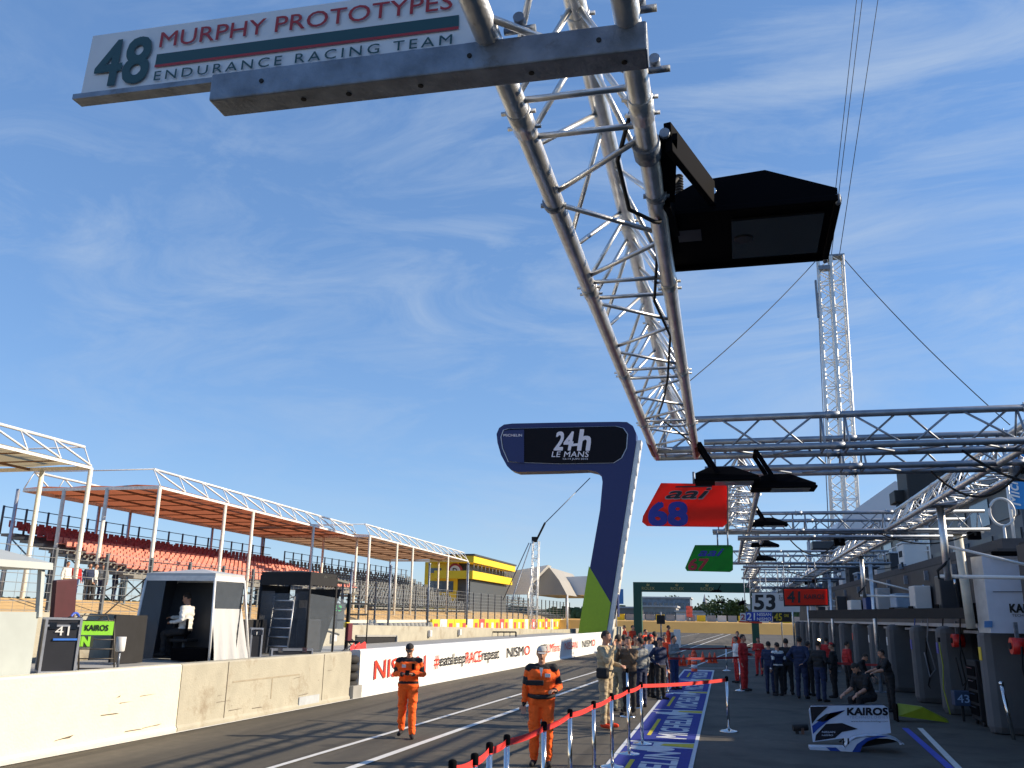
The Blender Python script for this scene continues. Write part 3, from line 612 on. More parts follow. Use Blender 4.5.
    capsule(mb, HP(0, -.088, .0), HP(0, -.108, -.028), .009, .014); capsule(mb, HP(-.018, -.088, -.062), HP(.018, -.088, -.062), .009, .009)
    capsule(mb, HP(-.012, -.08, -.1), HP(.012, -.08, -.1), .014, .014)
    for sd in (-1, 1): capsule(mb, HP(sd*.077, .005, .015), HP(sd*.075, .005, -.022), .013, .010)
    me = bpy.data.meshes.new('body'); me.from_pydata([tuple(v) for v in mb.v], [], mb.f)
    o = bpy.data.objects.new('tmp', me)
    md = o.modifiers.new('r', 'REMESH'); md.mode = 'VOXEL'; md.voxel_size = vox; md.use_smooth_shade = True
    sm_ = o.modifiers.new('s', 'SMOOTH'); sm_.factor = .45; sm_.iterations = 3
    m2 = baked(o)
    m2.name = 'person_body'
    slots = [top, bottom, SKIN, shoe, FEAT, vest or top, CBLK]
    for m in slots: m2.materials.append(m)
    eyes = [HP(-.03, -.085, .01), HP(.03, -.085, .01)]; mouth = [HP(-.02, -.09, -.06), HP(.02, -.09, -.06)]
    off = V((random.random()*9, random.random()*9, 0))
    segs = [(a, b, (r1_+r2_)/2, r1_, r2_, t) for a, b, r1_, r2_, t in P]
    nv = len(m2.vertices); co_ = np.empty(nv*3, np.float32); m2.vertices.foreach_get('co', co_); co_ = co_.reshape(-1, 3)
    best = np.linalg.norm(co_-np.array(hc, np.float32), axis=1)-.085; bi = np.full(nv, -1); bq = np.zeros(nv, np.float32)
    for k, (a, b, rr, r1_, r2_, t) in enumerate(segs):
        A = np.array(a, np.float32); AB = np.array(b-a, np.float32); q = np.clip((co_-A) @ AB/max(float(AB @ AB), 1e-9), 0, 1)
        dd = np.linalg.norm(co_-(A+q[:, None]*AB), axis=1)-(r1_+(r2_-r1_)*q); w_ = dd < best; best[w_] = dd[w_]; bi[w_] = k; bq[w_] = q[w_]
    tagv = [('head' if k < 0 else segs[k][5], float(q)) for k, q in zip(bi, bq)]
    nr_ = np.empty(nv*3, np.float32); m2.vertices.foreach_get('normal', nr_); nr_ = nr_.reshape(-1, 3); new = co_.copy()
    for i in range(nv):
        bt, q = tagv[i]
        if bt in ('leg', 'torso', 'uarm', 'farm', 'hips', 'yoke'):
            p = V(co_[i]); k = noise.noise(V((p.x*9, p.y*9, p.z*(16 if bt != 'leg' else 12)))+off)+.5*noise.noise(V((p.x*20, p.y*20, p.z*34))+off)
            new[i] += nr_[i]*(k*.016*(1.3 if bt in ('leg', 'farm', 'uarm') and q > .6 else .8))
    m2.vertices.foreach_set('co', new.ravel()); m2.update()
    for f in m2.polygons:
        bt, q = tagv[f.vertices[0]]; c_ = f.center
        if bt == 'head':
            mi = 2
            if min((c_-e).length for e in eyes) < .013: mi = 4
            elif seg_d(c_, mouth[0], mouth[1])[0] < .009: mi = 4
        elif bt == 'neck': mi = 2 if c_.z > 1.46 else 0
        elif bt == 'hand': mi = 2
        elif bt == 'shoe': mi = 3
        elif bt in ('leg',): mi = 1
        elif bt == 'hips': mi = 1 if c_.z < .97 else 0
        elif bt == 'yoke': mi = 5
        elif bt == 'farm' and skinarms: mi = 2
        elif bt == 'uarm' and vest and .45 < q < .85: mi = 5
        elif bt == 'farm' and vest and q > .9: mi = 5
        else: mi = 0
        if vest and bt in ('hips', 'torso') and .985 < c_.z < 1.03: mi = 5
        f.material_index = mi
    m2.transform(Matrix.Scale(s, 4))
    root = bpy.data.objects.new('person', m2); C.objects.link(root); root.location = loc; root.rotation_euler = (0, 0, rz)
    tag(root, label, 'person', group)
    m2.polygons.foreach_set('use_smooth', [True]*len(m2.polygons))
    def part(name, pm, m):
        pm.v = [v*s for v in pm.v]; return obj(name, pm, m, root)
    if cap:
        pm = MB(); cb_ = MB().ball((0, .002, .028), (.085, .1, .092), 18, 12)
        keep = [f for f in cb_.f if all(cb_.v[i].z > .03 for i in f)]
        pm.v = [HP(*v) for v in cb_.v]
        for f in keep: pm.face(f, True)
        br = [HP(.07*sin(t), -.075-.085*cos(t), .035-.012*cos(t)) for t in [(-80+20*k)*pi/180 for k in range(9)]]
        pm.prism(br, Rh @ V((0, 0, .006))); part('cap', pm, cap)
    if hair:
        pm = MB(); cb_ = MB().ball((0, .012, .012), (.083, .098, .108), 18, 14)
        for v in cb_.v: v += V((1, 1, 1))*.004*noise.noise(v*40)
        keep = [f for f in cb_.f if all((cb_.v[i].z > (.055 if cb_.v[i].y < -.03 else (.0 if cb_.v[i].y < .03 else -.05))) for i in f)]
        pm.v = [HP(*v) for v in cb_.v]
        for f in keep: pm.face(f, True)
        part('hair', pm, hair)
    for nm, fn, m in extras:
        pm = MB(); fn(pm, s); obj(nm, pm, m, root)
    return root
def face_to(loc, tx, ty):   # rotation that turns the front (-y) towards a point
    d = V((tx-loc[0], ty-loc[1])); return atan2(d.x, -d.y)
def at_px(x, y): p = G(x, y); return (p.x, p.y, 0.)
def hgt(px, yfoot, yhead):
    f_ = G(px, yfoot); h = AY(px, yhead, f_.y); return h.z
def Pp(label, px, yf, yh, rz, **k):
    loc = at_px(px, yf); d = Vector(loc[:2]).length
    return person(label, loc, rz, ht=hgt(px, yf, yh)*1.0, vox=.010 if d < 19 else (.014 if d < 32 else .02), **k)
CAMD = 0.
Pp('marshal in orange overalls looking down at his phone beside the banner wall', 406, 738, 642, .25, arms=('phone', 'phone'), stride=.11, top=HIVIS, bottom=HIVIS, vest=CBLK, cap=CBLK, hair=None, bulk=1.12, head=(.5, 0),
   extras=[('radio', lambda m, s: m.box(V((.09, -.14, 1.3))*s, (.05, .04, .1), bev=.01), BLK), ('badge', lambda m, s: m.box(V((-.09, -.138, 1.31))*s, (.07, .012, .05)), CWHT), ('phone', lambda m, s: m.box(V((0, -.34, 1.2))*s, (.07, .12, .012), M=Matrix.Rotation(.6, 3, 'X')), BLK)])
Pp('marshal in orange overalls with pale cap and black belt beside the red belt barrier', 541, 766, 645, .15, arms=('down', 'bent'), stride=.03, top=HIVIS, bottom=HIVIS, vest=CBLK, cap=cloth('pale', (.4, .4, .4)), hair=HAIRG, bulk=1.16, head=(.15, .1),
   extras=[('badge', lambda m, s: m.box(V((.1, -.15, 1.31))*s, (.08, .012, .05)), CWHT), ('white_shirt_front', lambda m, s: m.prism([V((-.03, -.128, 1.42))*s, V((.03, -.128, 1.42))*s, V((.0, -.15, 1.28))*s], (0, -.012, 0)), CWHT),
           ('waist_belt', lambda m, s: m.path([V((.19*cos(t), .155*sin(t), 1.0+.01*cos(2*t)))*s for t in [2*pi*i/20 for i in range(21)]], .03, 6), CBLK),
           ('arm_bag', lambda m, s: m.box(V((-.1, -.17, 1.2))*s, (.26, .03, .07), bev=.01), CBLK)])
Pp('tall person in tan overalls with black waist bag and red shoes', 606, 728, 630, 1.25, arms=('face', 'bent'), top=CTAN, bottom=CTAN, shoe=CORED, bulk=1.08, head=(.1, 0),
   extras=[('waist_bag', lambda m, s: m.box(V((-.22, -.05, .98))*s, (.14, .24, .2), bev=.04), CBLK), ('strap', lambda m, s: m.path([V((.155*cos(t), .135*sin(t), 1.02))*s for t in [2*pi*i/16 for i in range(17)]], .014, 6), CBLK)])
Pp('person in olive overalls standing behind the tall tan one', 619, 712, 634, 2.6, arms=('down', 'bent'), top=COLIVE, bottom=COLIVE, bulk=1.05)
Pp('person in black top walking in the lane behind the tan overalls', 625, 700, 634, 3.0, top=CBLK, bottom=CGREY)
Pp('person in grey green overalls holding a white card', 637, 703, 635, .4, arms=('bent', 'phone'), top=COLIVE, bottom=COLIVE, bulk=1.05, extras=[('card', lambda m, s: m.box(V((0, -.34, 1.12))*s, (.1, .01, .15)), CWHT)])
Pp('person in pale grey shirt half hidden in the crowd', 647, 690, 636, 2.9, arms=('bent', 'down'), top=CGREY, bottom=COLIVE)
Pp('person in black jacket and orange trousers beside the barrier', 656, 690, 631, 2.8, top=CBLK, bottom=CORED, arms=('down', 'bent'))
Pp('person in all orange overalls between black jacket and grey sweater', 666, 686, 634, -.6, top=CORED, bottom=CORED, arms=('bent', 'cross'))
Pp('person in grey sweater and dark jeans with folded arms', 675, 690, 635, 1.0, arms=('cross', 'cross'), top=CGREY, bottom=CJEAN)
for px, yf, yh, lb in ((625, 658, 625, 'far marshal in orange left of the green arch leg'), (633, 660, 625, 'far marshal in orange in front of the green arch leg'), (641, 668, 632, 'far marshal in orange just right of the green arch leg'), (646, 667, 629, 'far orange marshal with dark hair behind the crowd'), (651, 666, 633, 'far orange marshal nearest the black jacket'), (669, 658, 625, 'lone far orange marshal right of the crowd')):
    Pp(lb, px, yf, yh, random.uniform(-2, 2), top=CORED, bottom=CORED, group='orange marshals gathered at the arch')
Pp('person in red overalls facing the garages beside a barrier post', 745, 691, 634, 1.2, arms=('down', 'bent'), top=CRED, bottom=CRED, bulk=1.1)
Pp('person in white shirt next to the red overalls', 738, 683, 636, -1.2, top=CWHT, bottom=CRED)
Pp('marshal in bright orange vest behind the red overalls', 739, 668, 631, .2, top=CORED, bottom=CGREY)
Pp('person in red racing overalls standing at the green arch foot', 760, 676, 637, -.3, arms=('cross', 'down'), top=CRED, bottom=CRED)
Pp('person in navy overalls leftmost in the dark group at the garages', 771, 694, 641, 2.7, top=CNAVY, bottom=CNAVY)
Pp('person in navy jacket with white shoulder in the dark group', 780, 696, 642, -2.5, arms=('bent', 'down'), top=CNAVY, bottom=CBLK, vest=CWHT)
Pp('person all in black in the middle of the dark group', 789, 695, 638, 3.0, top=CBLK, bottom=CBLK, arms=('bent', 'bent'))
Pp('person in dark navy fleece with hand behind back', 803, 699, 636, 2.8, arms=('back', 'hip'), top=CNAVY, bottom=CNAVY, bulk=1.05)
Pp('person in black leaning behind the dark group', 811, 696, 641, 2.2, arms=('down', 'down'), top=CBLK, bottom=CBLK)
Pp('person in red jacket with bright lamp beyond, inside the garage row', 829, 683, 637, 2.9, top=CRED, bottom=CBLK, arms=('bent', 'hip'))
Pp('person in red shirt beside the grey garage partitions', 850, 690, 641, 2.0, top=CRED, bottom=CBLK)
Pp('mechanic in black bending to the left over the wing', 858, 706, 650, 1.2, top=CBLK, bottom=CBLK, lean=.5, arms=('fwd', 'fwd'))
Pp('mechanic in black reaching left in front of the partitions', 893, 712, 648, -1.35, top=CBLK, bottom=CBLK, lean=.25, arms=('fwd', 'fwd'), skinarms=True)
q_ = at_px(872, 720); person('mechanic crouching low behind the white bodywork', (q_[0], q_[1], -.42), -1.0, ht=1.7, top=CBLK, bottom=CBLK, seated=True, lean=.45, arms=('fwd', 'fwd'), skinarms=True, head=(.4, 0))

Pp('person in dark cap and grey jacket deep in the tan and grey crowd', 642, 708, 637, -2.2, arms=('down', 'bent'), top=CGREY, bottom=CNAVY, cap=CBLK)
Pp('person in red cap and white shirt between the orange trousers and the olive overalls', 651, 698, 634, 2.1, arms=('bent', 'bent'), top=CWHT, bottom=CBLK, cap=CRED)
Pp('person in brown jacket holding a camera up behind the tall tan one', 630, 716, 636, -.5, arms=('face', 'face'), top=cloth('brown', (.12, .08, .05)), bottom=CBLK)
Pp('person in navy cap and dark overalls at the left of the red belt crossing', 661, 700, 637, .8, arms=('hip', 'down'), top=CNAVY, bottom=CBLK, cap=CNAVY)
Pp('mechanic in black with red cap at the mouth of the garages', 836, 698, 642, -1.9, arms=('bent', 'down'), top=CBLK, bottom=CBLK, cap=CRED)
Pp('mechanic in black trousers and white gloves beside the dark group', 822, 702, 640, 2.4, arms=('bent', 'bent'), top=CBLK, bottom=CNAVY)
# ------------------------------------------------------------------ barrier posts, belts, cones, carpet
tops = [(452.7, 759), (474.8, 752.5), (489.7, 741.6), (507, 734), (544, 721), (570, 708.6), (593.6, 700.5), (611.4, 692.7), (628, 686.5), (641, 681.6)]
proto = None; TP = []
def make_post():
    t = thing('barrier_post', '', 'barrier post', (0, 0, 0), 'chrome posts of the red belt barrier')
    obj('shaft', MB().tube((0, 0, .02), (0, 0, .9), .026, seg=16), CHROME, t)
    obj('base', MB().lathe((0, 0, 0), [(.17, 0), (.175, .012), (.15, .03), (.06, .045), (.035, .06)], 28), CHROME, t)
    obj('cassette', MB().lathe((0, 0, .88), [(.03, .03), (.032, .04), (.032, .1), (.027, .112), (.012, .118)], 18), BLK, t); return t
for k, p in enumerate(tops):
    q = G(*p, 1.0); q.z = 0
    o = make_post() if k == 0 else dup(proto)
    if k == 0: proto = o
    o.location = q; o['label'] = '%s chrome post from the camera along the red belt' % ORD[k]; TP.append(q)
xtra = [((729, 732), 'chrome post at the right end of the belt across the carpet'), ((668, 694), 'dark post where the second belt across the carpet starts'), ((741, 691), 'post beside the person in red overalls'), ((727, 671), 'pale post beside the far cones'), ((628, 717), 'dark post standing on the carpet edge'), ((636, 708), 'dark post just beyond the one on the carpet edge')]
XP = []
for p, lb in xtra:
    o = dup(proto); o.location = at_px(*p); o['label'] = lb; XP.append(V(o.location))
def belt(a, b, lb, z=.93, sag=.02):
    pts = bez(V((a.x, a.y, z)), V((b.x, b.y, z)), sag, 8); mb = MB(); n = len(mb.v)
    d = (b-a).normalized(); nn = V((-d.y, d.x, 0))*.002
    for p in pts: mb.v += [p-V((0, 0, .03)), p+V((0, 0, .03))]
    for k in range(len(pts)-1): mb.face([2*k, 2*k+2, 2*k+3, 2*k+1])
    return mb
bm_ = MB()
for k in range(len(TP)-1):
    m = belt(TP[k], TP[k+1], ''); n = len(bm_.v); bm_.v += m.v
    for f in m.f: bm_.face([n+i for i in f])
o = obj('barrier_belt', bm_, REDB); tag(o, 'red belt running along the posts from the camera down the lane', 'belt')
tag(obj('barrier_belt', belt(TP[-1], XP[0], ''), REDB), 'red belt crossing over the blue carpet', 'belt')
tag(obj('barrier_belt', belt(XP[1], XP[2], '', .95), mat('dark_red_belt', (.35, .02, .02), .6)), 'dark red belt beyond the carpet in front of the cones', 'belt')
tag(obj('barrier_belt', belt(G(672, 676), G(752, 672), '', .95), mat('dark_red_belt', (.35, .02, .02), .6)), 'far dark red belt behind the cones', 'belt')
CONE = mat('cone_orange', (.85, .12, .05), .5)
cpro = None
for k, ((px, py), lb) in enumerate([((679, 668), 'orange cone leftmost of the row by the crowd'), ((684, 668), 'orange cone second from the left by the crowd'), ((690, 667), 'orange cone left of the tall striped post'), ((703, 664), 'orange cone first to the right of the striped post'), ((710, 665), 'orange cone in the middle right of the striped post'), ((715, 665), 'orange cone furthest right beside the pale post')]):
    if cpro is None:
        t = thing('traffic_cone', lb, 'cone', (0, 0, 0), 'orange cones at the end of the carpet'); obj('cone_body', MB().lathe((0, 0, .03), [(.17, 0), (.04, .62), (.02, .64)], 16), CONE, t)
        obj('reflective_band', MB().lathe((0, 0, .03), [(.128, .2), (.09, .36)], 16), WHT, t); obj('cone_foot', MB().box((0, 0, .02), (.42, .42, .035)), CONE, t); cpro = t
    else: t = dup(cpro)
    t.location = at_px(px, py-2); t['label'] = lb; t.scale = (.72, .72, .72)
t = thing('striped_post', 'tall red and white striped post between the cones', 'post', at_px(694.5, 672)); mb = MB()
for k in range(5):
    mb.cur = k % 2; mb.tube((0, 0, k*.14), (0, 0, k*.14+.14), .12, seg=12)
mb.cur = 0; obj('striped_shaft', mb, [CONE, WHT], t); obj('tip', MB().lathe((0, 0, .7), [(.11, 0), (.03, .2)], 12), CONE, t)
# carpet
cz = .02; XL_, XR_ = -1.72, -.5; cyend = 38.; drift = .004
carpet = thing('printed_carpet', 'long blue carpet printed with white and yellow lettering on the pit apron', 'carpet', (-1.1, 20, 0))
cx = lambda X, Y: X+(Y-12)*drift
def cs(x0, x1, y0, y1, z=cz): return MB().poly([(cx(x0, y0), y0, z), (cx(x1, y0), y0, z), (cx(x1, y1), y1, z), (cx(x0, y1), y1, z)])
mb = MB().prism([(cx(XL_, 6), 6, .005), (cx(XR_, 6), 6, .005), (cx(XR_, cyend), cyend, .005), (cx(XL_, cyend), cyend, .005)][::-1], (0, 0, .011)); obj('carpet_sheet', mb, WHC, carpet, True)
yb = [G(690, 749).y, G(700, 714.6).y, G(706, 694).y]
per = (yb[2]-yb[0])/2
rows = [yb[0]-per*1, yb[0]]+[yb[0]+per*(k+1) for k in range(5)]
for k in range(len(rows)-1):
    y0, y1 = rows[k], rows[k+1]
    if y0 < 6: y0 = 6.
    if y1 > cyend-.1: y1 = cyend-.2
    if y1 <= y0+1: continue
    obj('blue_field', cs(XL_+.07, XR_-.06, y0+.55, y1-.12, cz), BLUEC, carpet, True)
    obj('yellow_wedge', MB().poly([(cx(-1.1, y0), y0+.1, cz), (cx(XR_-.06, y0), y0-.02, cz), (cx(XR_-.06, y0), y0+.47, cz), (cx(-1.05, y0), y0+.32, cz)]), YELC, carpet, True)
    obj('blue_strip', cs(XL_+.07, XL_+.5, y0-.02, y0+.4, cz), BLUEC, carpet, True)
    obj('white_oval', MB().poly([(cx(-1.2, y0)+.36*cos(a_), y0-.32+.26*sin(a_), cz+.003) for a_ in [2*pi*i/24 for i in range(24)]]), WHC, carpet, True)
    obj('yellow_dash', cs(-1.42, -1.35, y0+1.3, y0+per*.72, cz+.003), YELC, carpet, True)
    text('MICHELIN', WHC, carpet, (cx(-.72, y0), y0+.95, cz+.002), (0, per-1.5, 0), (-.5, 0, 0), off=.05, shear=.15, lift=.002)
# ------------------------------------------------------------------ things on the pit wall platform
def PL(u, v, z=1.12): return RW(-u, v, z)       # u behind the wall face
struct('pit_platform', MB().prism([PL(.31, -24, -.05), PL(.31, 34, -.05), PL(.31, 34, 1.06), PL(.31, -24, 1.06)], -RN*2.6), CONCG)
def vpx(px, u=.6): return wall_v(px, 680, -u)
bw = thing('back_wall', 'beige concrete wall between the pit platform and the race track', 'wall', PL(3.2, 20, 0))
mb = MB()
def wtop(px, py):
    d = ray(px, py); o = CAM-W0+RN*3.0; t = -o.dot(RN)/d.dot(RN); return CAM+d*t
tp = [wtop(40, 612), wtop(110, 614), wtop(340, 624.5), wtop(560, 629.5)]; tp = [PL(3.0, -10, tp[0].z)]+tp+[PL(3.0, 62, tp[-1].z)]
mb.prism([V((tp[0].x, tp[0].y, -.05)), V((tp[-1].x, tp[-1].y, -.05))]+tp[::-1], -RN*.3); obj('wall_body', mb, CONC, bw, True)
# recess in the back wall and wall lamps
a, b = vpx(354, 2.95), vpx(394, 2.95)
obj('dark_opening', MB().prism([PL(2.97, a, .5), PL(2.97, b, .5), PL(2.97, b, 1.25), PL(2.97, a, 1.3)], -RN*.02), BLKM, bw, True)
obj('opening_frame', MB().bar(PL(2.96, a, 1.32), PL(2.96, b, 1.27), .06, .06).bar(PL(2.96, b, .5), PL(2.96, b, 1.28), .12, .06), CONCG, bw, True)
for px in (332, 429, 459):
    v = vpx(px, 2.9); obj('bulkhead_lamp', MB().box(PL(2.93, v, 1.3), (.12, .22, .26), -radians(3), bev=.03), OFFW, bw, True)
def ucol(px, v):       # distance behind the wall face at which a pixel column meets the cross plane v
    d = ray(px, 640); t = (v-(CAM-W0).dot(RD))/d.dot(RD); return -(CAM+d*t-W0).dot(RN)
# canopied timing stand with seated person
def frame_part(root, pts, r, m, name='frame_post'):
    for a_, b_ in pts: obj(name, MB().tube(a_, b_, r, seg=8), m, root, True)
def stand(px0, px1, hz, roofm, sidem, label, cover=True, depth=1.5, u0=.35):
    v0, v1 = vpx(px0, u0), vpx(px1, u0); root = thing('timing_stand', label, 'timing stand', PL(u0+depth/2, (v0+v1)/2, 1.07)); z = 1.07
    c = lambda u, v, zz: PL(u, v, zz)
    return root, v0, v1, c
# stand A: white curtain, seated timekeeper
u0 = .4; vv0 = vpx(207, u0); vv1 = vpx(247, u0); u1 = ucol(131, vv0)
root = thing('timing_stand', 'timing stand with grey roof, white side curtain and seated person', 'timing stand', PL(1.1, (vv0+vv1)/2, 1.07))
zt = 2.52
zr = 2.66
P4 = [PL(u0, vv0, 1.07), PL(u0, vv1, 1.07), PL(u1, vv1, 1.07), PL(u1, vv0, 1.07)]
T4 = [PL(u0+.12, vv0+.1, zr), PL(u0+.12, vv1-.25, zr), PL(u1-.1, vv1-.25, zr), PL(u1-.1, vv0+.1, zr)]
for a, b in zip(P4, T4): obj('frame_post', MB().tube(a, b, .025, seg=8), WHM, root, True)
obj('roof', MB().hull([p+V((0, 0, .0)) for p in T4]+[p+V((0, 0, .1)) for p in T4]+[T4[0].lerp(T4[2], .35)+V((0, 0, .2)), T4[0].lerp(T4[2], .65)+V((0, 0, .2))]), GREYC, root, True)
obj('valance', MB().bar(T4[0], T4[1], .02, .1).bar(T4[0], T4[3], .02, .1).bar(T4[1], T4[2], .02, .1), mat('light_grey_canvas', (.62, .63, .64), .7), root, True)
cur = MB(); n = 24; H0, H1 = T4[0].lerp(T4[1], .02), T4[1]; q0 = len(cur.v)
for r_ in range(7):
    t = r_/6
    for k in range(n+1):
        s_ = k/n; top_ = H0.lerp(H1, s_)-V((0, 0, .58)); bot = P4[0].lerp(P4[1], s_)+V((0, 0, .02 if s_ < .9 else .0)); p = top_.lerp(bot, t); cur.v.append(p+RN*(.05*sin(s_*22+t*2)*(.3+t)+.05*t))
for r_ in range(6):
    for k in range(n): i = q0+r_*(n+1)+k; cur.face([i, i+1, i+n+2, i+n+1], True)
obj('curtain', cur, WHTC, root, True)
obj('window_film', MB().poly([H0-V((0, 0, .06)), H1-V((0, 0, .06)), H1-V((0, 0, .58)), H0-V((0, 0, .58))]), CLEARP, root, True)
obj('window_film', MB().poly([T4[3], T4[3].lerp(T4[0], .3), P4[3].lerp(P4[0], .3), P4[3]]), CLEARP, root, True)
obj('rear_sheet', MB().poly([T4[3]-RD*.0, T4[2], P4[2], P4[3]]), mat('dark_tarpaulin', (.03, .035, .045), .6), root, True)
obj('far_sheet', MB().poly([T4[1]+V((0,0,-.01)), T4[2], P4[2]-RD*.5, P4[1]-RD*.5]), mat('dark_tarpaulin', (.03, .035, .045), .6), root, True)
obj('desk', MB().box(PL(.95, vv0+.35, 1.2), (.8, .5, .24), -radians(3), bev=.01), BLK, root, True)
obj('stay_rope', MB().tube(T4[3], PL(u1+.3, vv0-1.6, 1.15), .014), BLKM, root, True)
sp_ = PL(ucol(184, vv0+.6), vv0+.6, 0); 
person('person in white shirt seated inside the curtained timing stand', (sp_.x, sp_.y, .78), -1.5, ht=1.62, arms=('fwd', 'bent'), top=CWHT, bottom=CBLK, seated=True, vox=.014, head=(.3, 0))
t = thing('office_chair', 'dark chair under the seated person in the timing stand', 'chair', (sp_.x, sp_.y, 1.07)); obj('seat', MB().box((0, 0, .38), (.4, .4, .06), bev=.02), BLKM, t); obj('backrest', MB().box((-.2, .06, .6), (.05, .36, .3), bev=.02), BLKM, t); obj('leg', MB().tube((0, 0, 0), (0, 0, .36), .03), STEEL, t)
t = thing('computer_monitor', 'blue lit monitor inside the curtained timing stand', 'monitor', PL(1.35, vv0+.5, 1.5)); obj('screen_case', MB().box((0, 0, .22), (.05, .45, .3), .6, bev=.01), BLK, t); obj('monitor_foot', MB().tube((0, 0, -.04), (0, 0, .1), .03), BLK, t)
# stand B at the left image edge
w0 = -12.; vB0, vB1 = vpx(-160, .4), vpx(38, .4)
root = thing('timing_stand', 'pale grey framed timing stand cut off by the left image edge', 'timing stand', PL(1.1, (vB0+vB1)/2, 1.07))
GF = mat('grey_frame', (.42, .45, .44), .5, 0, .05, 2)
zl, zu = 1.98, 2.5; f0 = lambda u, v, z: PL(u+.04*(z-1.07)*3, v-(0 if v < 0 and v == vB0 else 0), z)
pb = [PL(.35, vB0, 1.07), PL(.35, vB1-.12, 1.07), PL(1.9, vB1-.12, 1.07), PL(1.9, vB0, 1.07)]
def mixh(p, z, k=.12): return p+V((0, 0, z-1.07))-RN*k*(z-1.07)
obj('side_panel', MB().prism([pb[0], pb[1]-RD*.1, mixh(pb[1], 1.98), mixh(pb[0], 1.98)], -RN*.03), mat('grey_side_panel', (.36, .4, .39), .6, 0, .08, 2), root, True)
for a_ in (pb[1], pb[1]-RD*1.6, pb[2]): obj('frame_post', MB().bar(mixh(a_, 1.9), mixh(a_, 2.6), .07, .07), GF, root, True)
obj('roof', MB().hull([mixh(p, 2.6)+RD*(.12 if i in (1, 2) else 0)+RN*(.1 if i in (0, 1) else -.1) for i, p in enumerate(pb)]+[mixh(p, 2.7)+RD*(.12 if i in (1, 2) else 0)+RN*(.1 if i in (0, 1) else -.1) for i, p in enumerate(pb)]+[mixh(pb[0].lerp(pb[3], .5), 2.9), mixh(pb[1].lerp(pb[2], .5), 2.9)]), GF, root, True)
obj('rear_panel', MB().prism([mixh(pb[3], 1.07), mixh(pb[2], 1.07), mixh(pb[2], 1.7), mixh(pb[3], 1.7)], RN*.02), mat('off_white_rear', (.55, .53, .45), .7), root, True)
obj('counter', MB().bar(PL(1.0, vB0, 1.75), PL(1.0, vB1-.6, 1.75), .7, .04), OFFW, root, True)
t = thing('office_chair', 'black mesh chair inside the left timing stand', 'chair', PL(1.0, vB1-2.0, 1.07)); obj('seat', MB().box((0, 0, .55), (.5, .5, .08), bev=.03), BLKM, t); obj('backrest', MB().box((-.1, .26, .95), (.5, .06, .5), .2, bev=.03), BLKM, t); obj('leg', MB().tube((0, 0, 0), (0, 0, .5), .04), STEEL, t)
# tall folded red-black flag case beside stand B
t = thing('folded_screen', 'tall dark red folded screen leaning by the left timing stand', 'screen', PL(1.6, vpx(48, 1.6), 1.07)); q = V(t.location)
obj('screen_panel', MB().box(q+V((0, .1, .95)), (.1, .5, 1.0), -.1, M=Matrix.Rotation(.1, 3, 'X'), bev=.02), mat('maroon_cover', (.06, .01, .015), .6), t, True)
obj('screen_foot', MB().bar(q, q+V((0, .05, .5)), .06, .06), BLKM, t, True)
# flight case
def case(label, px0, px1, u, hgt_, dep, nm='flight_case', z=1.07, tilt=0.):
    c_ = PL(u, vpx((px0+px1)/2, u), z); ds = (c_-CAM).length; w_ = (px1-px0)*ds/FPX*(.64 if hgt_ > .7 else .95); t = thing(nm, label, 'case', c_, rz=atan2(-c_.y, -c_.x)+.12)
    cbd_ = obj('case_body', MB().box((0, 0, hgt_/2), (dep, w_, hgt_), bev=.01), mat('case_black', (.02, .022, .03), .5, 0, .1), t)
    e = MB(); 
    for sx in (-1, 1):
        for sy in (-1, 1): e.bar((sx*dep/2, sy*w_/2, 0), (sx*dep/2, sy*w_/2, hgt_), .035, .035)
        for z_ in (.015, hgt_*.86, hgt_-.01): e.bar((sx*dep/2, -w_/2, z_), (sx*dep/2, w_/2, z_), .03, .03)
    for sy in (-1, 1):
        for z_ in (.015, hgt_-.01): e.bar((-dep/2, sy*w_/2, z_), (dep/2, sy*w_/2, z_), .03, .03)
    obj('edge_trim', e, ALUF, t)
    for sy in (-.3, .3): obj('latch', MB().box((dep/2+.012, sy*w_, hgt_*.86), (.015, .1, .1)), CHROME, cbd_)
    return t, w_
t, w_ = case('tall black flight case with silver edges and a blue strap', 33, 74, .8, .82, .5)
obj('blue_strap', MB().box((.265, .1*w_, .5), (.012, w_*.7, .03)), mat('strap_blue', (.05, .2, .7), .5), t)
text('41', WHT, t, (.265, -.11, .56), (0, .2, 0), (0, 0, .14), world=False, lift=.002)
t2_, w2_ = case('narrow silver edged equipment case beside the white curtain', 247, 257, .7, .62, .3)
text('41', WHT, t2_, (.165, -.05, .48), (0, .1, 0), (0, 0, .07), world=False, lift=.002)
t3_, w3_ = case('low black flight case beneath the dark timing stand', 270, 308, .55, .16, .4)
# blue clamp on the case
t = thing('headphones', 'small blue headset lying on the tall flight case', 'headset', PL(.8, vpx(66, .8), 1.85)); obj('ear_band', MB().path([(0, .1*cos(a_), .12*sin(a_)) for a_ in [pi*i/8 for i in range(9)]], .02), mat('headset_blue', (.04, .1, .5), .5), t); obj('ear_cup', MB().ball((0, .1, .02), .05).ball((0, -.1, .02), .05), BLKM, t)
